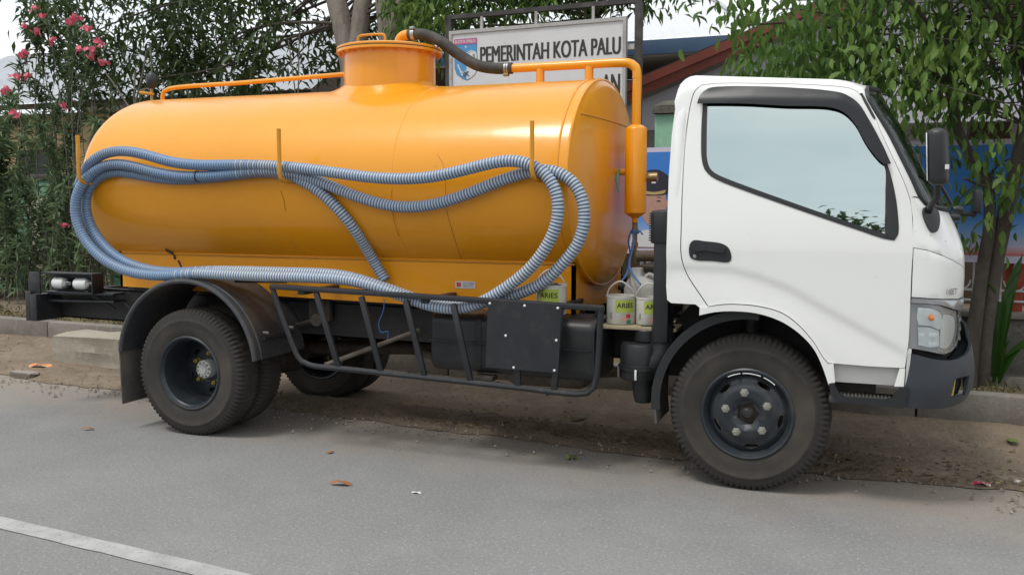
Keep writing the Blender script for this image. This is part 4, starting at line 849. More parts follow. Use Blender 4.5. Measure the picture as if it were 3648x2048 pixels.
# ------------------------------------------------------------------ side guards
def guard(sy):
    y = sy * .95
    frame = catmull([(-2.737, y, .940), (-2.70, y, .84), (-2.60, y, .60), (-2.575, y, .55), (-2.545, y, .518), (-2.49, y, .499), (-2.2, y, .489), (-1.2, y, .459), (-.86, y, .449), (-.805, y, .458), (-.77, y, .490), (-.757, y, .54), (-.737, y, .900)], .03)
    g = MB().tube(frame, .0165, 10).obj('side_guard', 'guard_paint', TR)
    mb = MB(); d = Vector((2.03, 0, -.046)); mb.box((-1.735, y, .928), (2.03, .038, .030), .006, rot=Matrix.Rotation(math.atan2(.046, 2.03), 3, 'Y')); mb.obj('top_bar', 'guard_paint', g)
    for (a, b) in (((-2.438, .924), (-2.296, .497)), ((-2.141, .914), (-2.018, .487)), ((-1.860, .903), (-1.745, .478)), ((-1.570, .896), (-1.467, .472)), ((-1.215, .890), (-1.189, .462)), ((-.953, .894), (-.987, .456))):
        v = Vector((b[0] - a[0], 0, b[1] - a[1])); c = ((a[0] + b[0]) / 2, y, (a[1] + b[1]) / 2)
        MB().box(c, (.034, .022, v.length), .005, rot=Matrix.Rotation(math.atan2(v.x, v.z) - math.pi, 3, 'Y')).obj('upright_bar', 'guard_paint', g)
    MB().prism([(-1.355, .920), (-.942, .910), (-.958, .557), (-1.370, .561)], lambda p, q, h: (p, h, q), sy * .972, sy * .965).obj('guard_panel', 'guard_paint', g, smooth=None)
    sc = None
    for (x, z) in ((-1.344, .908), (-1.146, .904), (-.962, .899), (-1.253, .739), (-.969, .729), (-1.207, .570), (-.979, .569)):
        p = (x, sy * .975, z)
        if sc is None: sc = MB().lathe([(0, -.004), (.0035, -.0035), (.0065, -.001), (.0075, .003), (0, .003)], n=10).obj('screw', 'lamp_white', g, loc=p)
        else: copy_at(sc, 'screw', g, p)
    for x, z in ((-2.5, .6), (-1.6, .75)): pass
    MB().tube([(-2.40, sy * .93, .500), (-2.02, sy * .46, .665)], .014, 8).obj('guard_brace', 'rust_grey', g)
    for x in (-2.55, -1.75, -1.0): MB().box((x, sy * .69, .925 - .023 * (x + 2.73)), (.045, .50, .028), .004).obj('guard_arm', 'guard_paint', g)
guard(-1); guard(1)
MB().tube(catmull([(-2.21, -.56, .86), (-2.20, -.58, .80), (-2.225, -.60, .71), (-2.21, -.60, .66), (-2.15, -.62, .67), (-2.16, -.62, .61)], .02), .003, 5).obj('loose_string', 'rope_blue', TR)
# ------------------------------------------------------------------ fuel tank
def rbox(x0, x1, y0, y1, z0, z1, r, n=6):
    pts = []
    for cx, cz, a0 in ((y1 - r, z1 - r, 0), (y0 + r, z1 - r, 90), (y0 + r, z0 + r, 180), (y1 - r, z0 + r, 270)):
        for k in range(n + 1): a = R(a0 + 90 * k / n); pts.append((cx + r * math.cos(a), cz + r * math.sin(a)))
    return pts
mb = MB(); sec = rbox(0, 0, -.83, -.43, .492, .822, .06)
xs = [(-1.768, .93), (-1.762, .97), (-1.745, 1.0), (-.838, 1.0), (-.815, .985), (-.806, .96)]
V = []; k = len(sec); cy, cz = -.63, .657
for x, g in xs: V += [(x, cy + (p - cy) * g, cz + (q - cz) * g - .012 * (x + 1.3)) for p, q in sec]
F = [(i * k + j, i * k + (j + 1) % k, (i + 1) * k + (j + 1) % k, (i + 1) * k + j) for i in range(len(xs) - 1) for j in range(k)] + [tuple(range(k)), tuple((len(xs) - 1) * k + j for j in range(k - 1, -1, -1))]
ft = mb.add(V, F).obj('fuel_tank', 'black_plastic', TR, smooth=40)
MB().box((-1.29, -.835, .665), (.94, .022, .006), .002, rot=Matrix.Rotation(.012, 3, 'Y')).obj('seam_flange', 'black_plastic', ft)
for x in (-1.475, -1.05):
    loop = [(x, cy + (p - cy) * 1.012, cz + (q - cz) * 1.012 - .012 * (x + 1.3)) for p, q in sec]
    mb = MB(); V = [(p[0] - .02, p[1], p[2]) for p in loop] + [(p[0] + .02, p[1], p[2]) for p in loop]
    mb.add(V, [(j, (j + 1) % k, (j + 1) % k + k, j + k) for j in range(k)]).obj('tank_strap', 'chassis_black', ft, smooth=40)
MB().box((-.795, -.635, .64), (.012, .34, .27), .004).obj('end_shield', 'black_plastic', ft)
MB().tube(catmull([(-.93, -.6, .83), (-.93, -.62, .87), (-.88, -.64, .885), (-.85, -.64, .86), (-.85, -.64, .80)], .015), .008, 6).obj('fuel_line', 'black_plastic', ft)
MB().box((-1.44, -.80, .47), (.12, .08, .03), .008).obj('tank_bracket', 'grimy_metal', ft)
# load plate, air cleaner and intake snorkel behind the cab
MB().box((-.60, -.55, .777), (.42, .34, .018), .003).obj('load_plate', 'plywood', TR)
ac = MB().lathe([(0, .505), (.098, .505), (.105, .515), (.105, .555), (.112, .557), (.112, .585), (.105, .588), (.105, .68), (.095, .70), (0, .702)], (-.585, -.70, 0), 'z', 28).obj('air_cleaner', 'black_plastic', TR)
MB().lathe([(.113, .563), (.113, .578), (.118, .578), (.118, .563)], (-.585, -.70, 0), 'z', 28, close=True).obj('clamp_band', 'black_plastic', ac)
MB().box((-.58, -.822, .545), (.012, .008, .055), .002).obj('clip', 'lamp_white', ac)
MB().box((-.688, -.74, .545), (.012, .04, .06), .004).obj('clip', 'rust_grey', ac)
MB().lathe([(0, .70), (.06, .70), (.068, .71), (.068, .765), (.05, .785), (0, .788)], (-.56, -.66, 0), 'z', 24).obj('cleaner_cap', 'black_plastic', ac)
MB().lathe([(0, .50), (.06, .50), (.055, .42), (.042, .375), (0, .373)], (-.57, -.68, 0), 'z', 20).obj('dust_cup', 'black_plastic', ac)
sn = MB().box((-.462, -.70, 1.06), (.085, .17, .70), .018).obj('intake_snorkel', 'black_plastic', TR)
MB().tube(catmull([(-.462, -.70, .80), (-.466, -.71, .70), (-.475, -.72, .63), (-.51, -.72, .59), (-.56, -.71, .58)], .03), .062, 14).obj('snorkel_elbow', 'black_plastic', sn)
MB().box((-.470, -.70, 1.32), (.10, .19, .17), .012).obj('snorkel_head', 'black_plastic', sn)
fin = None
for k in range(12):
    p = (-.515, -.745, 1.252 + k * .0125)
    if fin is None: fin = MB().box((0, 0, 0), (.022, .11, .006), .001).obj('louvre_fin', 'black_plastic', sn, loc=p)
    else: copy_at(fin, 'louvre_fin', sn, p)
# ------------------------------------------------------------------ cab
GAP = .0045
door_o = smooth_loop(DOOR, .018, 40)
win_o = smooth_loop(WIN, .02, 75)
glass_o = smooth_loop(GLASS, .02, 75)
visor_o = smooth_loop(VISOR, .02, 60)
def s_end(z):                                   # s of the nose's centre line at height z
    zz = min(z, 1.99); ww = .945 - .098 * max(0.0, (zz - 1.22) / .78) ** 1.25
    rx = .25 - .07 * sstep(1.2, 1.6, zz); ry = .34; L = .5 * math.pi * math.sqrt((rx * rx + ry * ry) / 2)
    return lerp_tab(XF_TAB, zz) - rx + L + (ww - ry)
ws_edge = [(0.585, 1.995), (0.562, 1.950), (0.584, 1.895), (0.613, 1.842), (0.664, 1.757), (0.721, 1.640), (0.767, 1.546), (0.798, 1.471), (0.823, 1.446), (0.852, 1.430)]
# body shell around the door: rear pillar, roof side, windscreen pillar
top = [(s, roof_top(s) - .0005) for s in np.linspace(-.385, .60, 40)]
rear = SHELL_REAR[2:]                           # bottom rear -> up the back edge
dn = DOOR                                       # rear-bottom, up, over, down the front
shell = [(-0.190, 0.934)] + SHELL_REAR[1:] + [(-.393, 1.95)] + top + [(.70, 2.012), (.615, 2.008), (.585, 1.995)]
shell += ws_edge[1:8] + [(0.791, 1.474), (0.751, 1.477), (0.718, 1.478)]
grow = offset_loop(door_o, GAP)
# the door edge from the cowl seam back over the top to the rear-bottom corner
gi = [tuple(p) for p in grow]
i0 = min(range(len(gi)), key=lambda i: (gi[i][0] - .718) ** 2 + (gi[i][1] - 1.478) ** 2)
i1 = min(range(len(gi)), key=lambda i: (gi[i][0] + .190) ** 2 + (gi[i][1] - .941) ** 2)
def walk(a, b, st):
    r = []; i = a
    while True:
        r.append(gi[i])
        if i == b: break
        i = (i + st) % len(gi)
    return r
w1, w2 = walk(i0, i1, 1), walk(i0, i1, -1)
edge = w1 if max(p[1] for p in w1) > 1.9 else w2
shell = shell[:-1] + edge
def part(name, m, parent, outline, t=.02, holes=(), step=.028, off=0.0, flip=False, lift=None, skin=cab_skin, smooth=35):
    mb = MB(); panel(mb, outline, skin, t, holes, step, off, flip, lift=lift); return mb.obj(name, m, parent, smooth=smooth, recalc=False)
for flip in (False, True):
    cabs = part('cab_shell', 'white_paint', TR, shell, .02, flip=flip, step=.025)
    # door with its window
    dr = part('door', 'white_paint', TR, offset_loop(door_o, -.0005), .025, [offset_loop(win_o, 0.0)], step=.022, flip=flip)
    part('window_seal', 'black_plastic', dr, offset_loop(win_o, .003), .016, [offset_loop(glass_o, -.002)], step=.03, off=.0035, flip=flip)
    part('window_glass', 'film_glass', dr, offset_loop(glass_o, .004), .004, step=.03, off=-.004, flip=flip)
    part('corner_sail', 'black_plastic', dr, smooth_loop(SAIL, .02, 60), .012, step=.03, off=.007, flip=flip)
    def vl_(s, z):
        return .004 + .020 * sstep(2.005 - .06 * max(0, s) - .42 * max(0, s - .40), 1.935 - .05 * max(0, s) - .42 * max(0, s - .40), z)
    part('rain_visor', 'black_gloss', dr, visor_o, .004, step=.018, off=.004, flip=flip, lift=vl_)
    ho = smooth_loop(HANDLE, .01, 75); hi_ = offset_loop(ho, -.012)
    part('handle_recess', 'black_plastic', dr, ho, .008, step=.02, off=.004, flip=flip)
    hb = smooth_loop([(-.262, 1.228), (-.20, 1.243), (-.14, 1.236), (-.113, 1.222), (-.118, 1.206), (-.16, 1.205), (-.21, 1.213), (-.255, 1.205), (-.268, 1.21)], .008, 80)
    part('handle_pull', 'black_plastic', dr, hb, .012, step=.015, off=.017, flip=flip)
    q = cab_skin(-.262, 1.182); y = (q[1] - .006) * (-1 if flip else 1)
    MB().lathe([(0, -.002), (.006, -.002), (.009, .001), (.009, .004)], (q[0], y, q[2]), 'y', 14).obj('key_lock', 'steel_bare', dr)
    # nose corner: cowl panel and lower panel
    cow = [(.7265, 1.245), (.725, 1.376), (.719, 1.4705), (0.751, 1.470), (0.795, 1.466), (.826, 1.440), (.852, 1.424), (.95, 1.41), (1.1, 1.40), (s_end(1.40) + .005, 1.40), (s_end(1.3) + .005, 1.30), (s_end(1.2) + .005, 1.20), (s_end(1.11) + .005, 1.11), (1.3, 1.115), (1.16, 1.135), (1.075, 1.160), (.986, 1.184), (.907, 1.208), (.811, 1.233)]
    part('cowl_panel', 'white_paint', TR, cow, .015, step=.025, flip=flip)
    low = [(.7305, 1.018), (.7305, 1.130), (.7305, 1.2415), (.811, 1.2295), (.907, 1.2045), (.986, 1.1805), (1.075, 1.1565), (1.16, 1.1315), (1.3, 1.1115), (s_end(1.1) + .005, 1.1065), (s_end(1.0) + .005, 1.0), (1.2, 1.0), (1.05, 1.003), (.908, 1.010), (.811, 1.015)]
    lowp = part('nose_panel', 'white_paint', TR, low, .015, step=.025, flip=flip)
    part('crease_groove', 'gap_dark', TR, [(.735, 1.3195), (.83, 1.2995), (.933, 1.2725), (1.08, 1.234), (1.2, 1.205), (1.2, 1.2035), (1.08, 1.2325), (.933, 1.271), (.83, 1.298), (.735, 1.318)], .002, step=0, off=.0008, flip=flip)
    # garnish strip, lamp bezel, reflector, lens
    gar = [(.729, .990), (.7305, 1.013), (.811, 1.010), (.908, 1.005), (1.05, .998), (1.2, .995), (s_end(1.0), .995), (s_end(.95), .945), (1.16, .948), (1.06, .948), (.994, .960), (.902, .981), (.813, .989)]
    part('nose_garnish', 'silver_plastic', TR, gar, .015, step=.025, off=.004, flip=flip)
    hl_out = [(.727, .985), (.813, .985), (.902, .977), (.994, .956), (1.07, .943), (1.10, .87), (1.08, .80), (1.03, .765), (.967, .748), (.849, .766), (.752, .777), (.722, .780)]
    head = part('headlamp', 'silver_plastic', TR, smooth_loop(hl_out, .02, 40), .01, step=.03, off=-.012, flip=flip)
    hlen = smooth_loop([(.748, .978), (.805, .977), (.868, .967), (.931, .951), (1.03, .930), (1.058, .869), (1.04, .811), (1.005, .781), (.965, .762), (.849, .779), (.760, .791)], .02, 50)
    part('reflector_bowl', 'reflector', head, smooth_loop([(.76, .968), (.86, .962), (.915, .93), (.93, .875), (.90, .868), (.84, .885), (.77, .888), (.757, .92)], .015, 60), .004, step=.012, off=-.002, flip=flip, lift=lambda s, z: -.004 * math.cos(s * 420) * .35 - .05 * ((s - .845) ** 2 + (z - .925) ** 2) * 8)
    part('reflector_bowl', 'reflector', head, smooth_loop([(.765, .880), (.84, .878), (.895, .862), (.90, .79), (.85, .787), (.772, .797)], .015, 60), .004, step=.012, off=-.002, flip=flip, lift=lambda s, z: -.004 * math.cos(z * 460) * .35 + .003 * math.cos(s * 90))
    part('main_beam_bowl', 'lamp_chrome', head, smooth_loop([(.93, .935), (1.02, .918), (1.045, .869), (1.025, .815), (.965, .775), (.915, .785), (.915, .86)], .015, 60), .004, step=.02, off=-.006, flip=flip)
    q = cab_skin(.842, .925); y = q[1] * (-1 if flip else 1)
    MB().lathe([(0, -.016), (.010, -.012), (.014, 0), (.010, .012), (0, .016)], (q[0], y - .004 * (-1 if flip else 1), q[2]), 'z', 14).obj('indicator_bulb', 'amber', head)
    part('lamp_lens', 'lens_glass', head, hlen, .004, step=.025, off=.014, flip=flip)
    gri = part('grille', 'black_plastic', TR, [(1.10, .94), (s_end(.9) + .005, .94), (s_end(.8) + .005, .76), (1.10, .76)], .01, step=.04, off=-.012, flip=flip)
    for zz in (.80, .845, .89): part('grille_bar', 'silver_plastic', gri, [(1.12, zz), (s_end(.9) + .005, zz), (s_end(.9) + .005, zz + .018), (1.12, zz + .018)], .012, step=.0, off=.002, flip=flip)
    # wheel-arch flare
    fo, fi = [tuple(p) for p in catmull([(a, b, 0) for a, b in FLARE_OUT], .02)], [tuple(p) for p in catmull([(a, b, 0) for a, b in FLARE_IN], .02)]
    fo = [(p[0], p[1] - .004) for p in fo]
    post = [(.402, .688), (.412, .60)]
    fl = [(p[0], p[1]) for p in fi] + post[::-1] + [(p[0], p[1]) for p in fo[::-1]] + [(-.232, .928)]
    part('arch_flare', 'white_paint', TR, fl, .05, step=.02, off=.010, flip=flip)
    # step recess, its posts and tray
    sg = 1 if flip else -1
    MB().prism([(.40, .592), (.705, .592), (.705, .70), (.40, .70)], lambda p, q, h: (p, h, q), sg * .885, sg * .865).obj('step_riser', 'white_inner', TR, smooth=None)
    part('sill_post', 'white_paint', TR, [(.672, .598), (.692, .684), (.716, .684), (.713, .60)], .06, step=.03, off=.002, flip=flip)
    part('sill_post', 'white_paint', TR, [(.718, .598), (.7215, .760), (.7275, .779), (.7395, .775), (.735, .60)], .05, step=.03, off=-.006, flip=flip)
    st = MB().box((.555, sg * .865, .515), (.34, .15, .036), .010).obj('step_tray', 'fender_plastic', TR)
    tr = MB()
    for k in range(14): tr.box((.440 + k * .0165, sg * .885, .534), (.008, .09, .006), 0)
    tr.obj('step_tread', 'flap_rubber', st, smooth=None)
    MB().prism([(.384, .592), (.395, .545), (.42, .515), (.46, .505), (.715, .50), (.735, .597), (.70, .600), (.68, .575), (.665, .548), (.64, .534), (.46, .532), (.435, .545), (.42, .570), (.405, .598)], lambda p, q, h: (p, h, q), sg * .955, sg * .935).obj('step_edge', 'black_plastic', st)
    # mudguard behind the front wheel and its flap
    a = [R(t) for t in np.linspace(58, 186, 40)]
    mb = MB(); ar = [(.0 + .485 * math.cos(t), .432 + .485 * math.sin(t)) for t in a]; ai = [(.0 + .47 * math.cos(t), .432 + .47 * math.sin(t)) for t in a]
    mb.prism(ar + ai[::-1], lambda p, q, h: (p, h, q), sg * .865, sg * .50)
    mgd = mb.obj('front_mudguard', 'black_plastic', TR, smooth=40)
    a2 = [R(t) for t in np.linspace(84, 186, 34)]
    MB().prism([(.4845 * math.cos(t), .432 + .4845 * math.sin(t)) for t in a2] + [(.440 * math.cos(t), .432 + .440 * math.sin(t)) for t in a2[::-1]], lambda p, q, h: (p, h, q), sg * .872, sg * .862).obj('guard_lip', 'black_plastic', mgd, smooth=40)
    mb = MB(); mb.prism([(-.482 + .012 * 0, .50), (-.47, .50), (-.452, .31), (-.464, .308)], lambda p, q, h: (p, h, q), sg * .87, sg * .55); mb.obj('mud_flap', 'flap_rubber', TR, smooth=None)
    MB().prism([(-.5, .5), (-.45, .78), (-.3, .96), (.1, 1.0), (.45, .9), (.6, .62), (.6, .45), (.3, .5)], lambda p, q, h: (p, h, q), sg * .52, sg * .50).obj('wheel_housing', 'chassis_black', TR, smooth=None)
    MB().tube([(-.02, sg * .60, .55), (-.02, sg * .585, .93)], .045, 14).obj('damper', 'black_plastic', TR)
    # mirror
    mfoot = part('mirror_foot', 'black_plastic', TR, smooth_loop(ARM_BASE, .012, 80), .02, step=.015, off=.016, flip=flip)
    q = cab_skin(.845, 1.40)
    MB().tube(catmull([(q[0] - .005, sg * (-q[1] + .01), 1.405), (q[0] + .0, sg * (-q[1] + .06), 1.435), (.815, sg * 1.01, 1.475), (.812, sg * 1.05, 1.53)], .02), .014, 10).obj('mirror_arm', 'black_plastic', mfoot)
    mb = MB(); mb.box((.808, sg * 1.075, 1.645), (.078, .17, .245), .030, rot=Matrix.Rotation(R(-3), 3, 'Y') @ Matrix.Rotation(R(sg * 8), 3, 'Z'), seg=4)
    mir = mb.obj('side_mirror', 'black_plastic', TR, smooth=50)
    MB().box((.768, sg * 1.078, 1.645), (.004, .14, .205), .001, rot=Matrix.Rotation(R(-3), 3, 'Y') @ Matrix.Rotation(R(sg * 8), 3, 'Z')).obj('mirror_glass', 'reflector', mir)
    MB().box((.838, sg * 1.164, 1.60), (.016, .002, .02), 0).obj('mirror_sticker', 'lamp_white', mir, smooth=None)
    # windscreen rubber strip at the pillar
    part('pillar_trim', 'black_plastic', TR, [(.505, 1.955), (.520, 1.955), (.535, 1.93), (.562, 1.866), (.573, 1.838), (.565, 1.832), (.553, 1.845), (.522, 1.915)], .012, step=.03, off=.006, flip=flip)
# lettering on the nose
q0 = Vector(cab_skin(.925, 1.028)); q1 = Vector(cab_skin(1.015, 1.028)); nrm = Vector((q1 - q0).normalized())
text_mesh('110ET', 'model_lettering', 'print_grey', lowp, .028, (q1 - q0).length, (q0 + Vector((.004, -.012, 0)), nrm, (0, 0, 1)), .002, .01)
# windscreen, both halves in one pane
mb = MB(); seal = MB()
wtop = [(.60, 1.992), (.75, 1.996), (.95, 2.0), (s_end(2.0), 2.003)]
wbot = [(s_end(1.42), 1.415), (1.15, 1.418), (.95, 1.424), (.86, 1.433)]
wout = ws_edge[1:-1] + []
wl = [(0.572, 1.975)] + wout + [(0.852, 1.436)]
outl = wl + [(p[0], p[1]) for p in wbot[::-1]] + wtop[::-1]
inn = offset_loop(outl, -.022); inn = [(min(p[0], s_end(p[1]) - 0.0), p[1]) for p in inn]
for flip in (False, True):
    panel(mb, outl, cab_skin, .005, (), .035, -.001, flip, rim=False)
    fr = wl + wbot[::-1][:3]
    pts = [Vector(cab_skin(*p)) + Vector((.002, -.003, 0)) for p in [(.60, 1.992)] + wl + [(.86, 1.433), (.95, 1.424), (1.15, 1.418), (s_end(1.42), 1.415)]]
    if flip: pts = [Vector((p.x, -p.y, p.z)) for p in pts]
    seal.tube(catmull(pts, .03), .011, 8)
    pts = [Vector(cab_skin(*p)) + Vector((.003, -.001, .0)) for p in wtop]
    if flip: pts = [Vector((p.x, -p.y, p.z)) for p in pts]
    seal.tube(catmull(pts, .03), .012, 8)
wsn = mb.obj('windscreen', 'screen_glass', TR, smooth=60, recalc=False)
seal.obj('windscreen_seal', 'black_plastic', wsn)
for sy in (-1, 1):
    MB().tube([(.93, sy * .30, 1.44), (.86, sy * .55, 1.53), (.80, sy * .78, 1.60)] if sy < 0 else [(.93, .1, 1.44), (.86, .35, 1.53), (.80, .55, 1.60)], .008, 6).obj('wiper_blade', 'black_plastic', wsn)
    MB().lathe([(0, -.02), (.016, -.02), (.02, 0), (.014, .025), (0, .028)], (.935, sy * .58 if sy < 0 else -.42, 1.415 if sy < 0 else 1.375), 'x', 12).obj('wiper_pivot', 'black_plastic', wsn)
MB().box((.95, -.575, 1.418), (.012, .012, .02), .002).obj('wiper_mark', 'print_red', wsn)
# roof cap
mb = MB()
rim_ = [cab_skin(s, roof_top(s) - .0005) for s in list(np.linspace(-.395, .60, 36)) + list(np.linspace(.62, s_end(2.02) - .02, 26))]
mb.grid(lambda i, t: (rim_[i][0], rim_[i][1] * t, rim_[i][2] + .012 * (1 - t * t) * min(1, (rim_[i][0] + .40) * 4)), list(range(len(rim_))), [t / 12 for t in range(-12, 13)])
# windscreen header between the roof and the glass
for flip in (False, True):
    hd = [(.585, 1.995), (.60, 1.996), (.75, 2.0), (.95, 2.004), (s_end(2.0), 2.007)] + [(s, roof_top(s) - .0005) for s in np.linspace(s_end(2.02) - .001, .70, 16)]
    panel(mb, hd, cab_skin, .01, (), .03, 0.0, flip, rim=False)
mb.obj('roof', 'white_paint', TR, smooth=50, recalc=False)
# rear wall
mb = MB()
back = [(y, z) for y, z in [(-.90, .96), (-.905, 1.2), (-.89, 1.5), (-.85, 1.85), (-.80, 1.95), (-.72, 1.985), (0, 1.99), (.72, 1.985), (.80, 1.95), (.85, 1.85), (.89, 1.5), (.905, 1.2), (.90, .96)]]
mb.prism(back, lambda p, q, h: (h, p, q), -.392, -.38); mb.obj('cab_back', 'white_paint', TR, smooth=None)
for sg in (-1, 1): MB().tube([(-.365, sg * .895, .97), (-.368, sg * .90, 1.2), (-.365, sg * .885, 1.5), (-.36, sg * .85, 1.84), (-.335, sg * .81, 1.955)], .036, 12).obj('corner_post', 'white_paint', TR)
# dark liner behind the seams, floor and trim inside
for flip in (False, True):
    lin = [(-.37, .98), (-.37, 1.3), (-.36, 1.9), (-.28, 1.97), (.40, 1.93), (.52, 1.86), (.66, 1.58), (.70, 1.46), (1.05, 1.30), (1.3, 1.25), (1.3, .72), (.9, .70), (.73, .60), (.705, .60), (.70, .705), (.40, .71), (.33, .82), (.25, .90), (.16, .955), (.05, .985), (-.05, .99), (-.15, .985)]
    part('inner_liner', 'gap_dark', TR, lin, .004, [offset_loop(win_o, .004)], step=.04, off=-.03, flip=flip)
MB().box((.16, 0, 1.0), (1.0, 1.66, .05), .01).obj('cab_floor', 'gap_dark', TR)
MB().box((.70, 0, 1.30), (.26, 1.55, .22), .06).obj('dashboard', 'black_plastic', TR)
for y in (-.45, .45):
    sb = MB().box((-.05, y, 1.16), (.46, .50, .14), .05).obj('seat', 'cloth_grey', TR)
    MB().box((-.26, y, 1.46), (.13, .48, .56), .05, rot=Matrix.Rotation(R(-8), 3, 'Y')).obj('seat_back', 'cloth_grey', sb)
stw = [(.46 + .07 * math.cos(t), -.45 + .20 * math.sin(t), 1.46 + .17 * math.cos(t)) for t in [2 * math.pi * i / 32 for i in range(32)]]
sw = MB().tube(stw, .013, 8, closed=True).obj('steering_wheel', 'black_plastic', TR); MB().tube([(.46, -.45, 1.46), (.66, -.45, 1.28)], .03, 10).obj('steering_column', 'black_plastic', sw)
# ------------------------------------------------------------------ front bumper
def bump_skin(s, z):
    ww = .952 - .02 * sstep(.62, .48, z); xf = lerp_tab([(.45, 1.03), (.50, 1.045), (.56, 1.07), (.64, 1.075), (.72, 1.066), (.82, 1.045)], z); rx, ry, cr = .30, .42, .03
    xc = xf - rx; L = .5 * math.pi * math.sqrt((rx * rx + ry * ry) / 2)
    if s <= xc: return (s, -ww, z)
    t = (s - xc) / L
    if t <= 1: p = t * math.pi / 2; return (xc + (rx - cr) * math.sin(p), -(ww - ry) - ry * math.cos(p), z)
    yj = ww - ry; q = min(1.0, (t - 1) * L / yj); y = -yj * (1 - q); return (xf - cr + cr * (1 - (y / yj) ** 2) ** 2, y, z)
BE = 1.075 - .30 + .5 * math.pi * math.sqrt((.09 + .1764) / 2) + .532
bo = [(.737, .755), (.734, .70), (.722, .62), (.700, .505), (.80, .498), (.95, .497), (1.10, .502), (1.25, .51), (BE, .51), (BE, .80), (1.5, .80), (1.36, .795), (1.24, .772), (1.13, .742), (1.0, .726), (.88, .733), (.80, .745)]
for flip in (False, True):
    hole = [[(.985, .545), (1.12, .545), (1.14, .64), (1.005, .64)]]
    bu = part('front_bumper', 'bumper_plastic', TR, smooth_loop(bo, .025, 35), .014, hole, step=.03, flip=flip, skin=bump_skin)
    part('fog_recess', 'gap_dark', bu, [(.95, .52), (1.17, .52), (1.17, .66), (.95, .66)], .004, step=.03, off=-.04, flip=flip, skin=bump_skin)
    part('fog_lamp', 'fog_yellow', bu, smooth_loop([(.988, .550), (1.012, .552), (1.02, .635), (1.004, .635)], .01, 60), .02, step=.02, off=-.008, flip=flip, skin=bump_skin)
    part('bumper_flange', 'bumper_plastic', bu, [(.74, .70), (1.0, .69), (1.3, .69), (BE, .69), (BE, .70), (1.3, .70), (1.0, .70), (.74, .71)], .10, step=.0, off=-.012, flip=flip, skin=bump_skin)
# far-side cab mirror on its stalk, seen past the nose
fm = MB().tube(catmull([(.95, .66, 1.36), (1.06, .80, 1.385), (1.16, .90, 1.375)], .03), .014, 8).obj('kerb_mirror', 'black_plastic', TR)
MB().box((1.17, .90, 1.46), (.05, .10, .15), .02).obj('mirror_head', 'black_plastic', fm)
MB().box((.40, 0, .50), (.4, .7, .05), .01).obj('front_cross_member', 'chassis_black', TR)

# ================================================================== THE SUCTION HOSE, one long coil over the hooks
pts = catmull(HOSE, .03); P_ = np.array([tuple(p) for p in pts])
for _ in range(10): P_[1:-1] = P_[1:-1] * .5 + (P_[:-2] + P_[2:]) * .25
seg = np.sqrt((np.diff(P_, axis=0) ** 2).sum(1)); cum = np.concatenate([[0], np.cumsum(seg)]); Lh = cum[-1]
PITCH = .0182; nr = int(Lh / PITCH) * 4; tt = np.linspace(0, Lh, nr + 1); Q = np.stack([np.interp(tt, cum, P_[:, i]) for i in range(3)], 1)
rad = [(.0312, .0318, .0330, .0330)[i % 4] for i in range(len(Q))]
mb = MB().tube([tuple(q) for q in Q], rad, 12)
for i in range(len(Q) - 1):
    if i % 4 in (2, 3):
        k_ = 2 if Q[i][0] < -3.2 + .30 * (((i // 4) * 7919 % 101) / 101 - .5) + .3 * math.sin(i * .004) else 1
        for j in range(12): mb.mi[i * 12 + j] = k_
org = Vector(HOSE[0])
ho_ = mb.obj('suction_hose', ['hose_blue', 'hose_white', 'hose_paleblue'], None, smooth=60, recalc=False)
for s_ in (.305, .52):
    i_ = int(len(Q) * s_); MB().tube([tuple(Q[i_ - 1]), tuple(Q[i_ + 1])], .0365, 12).obj('hose_tie', 'black_plastic', ho_)
tag(ho_, 'long ribbed blue and white suction hose looped over the tank hooks', 'hose')
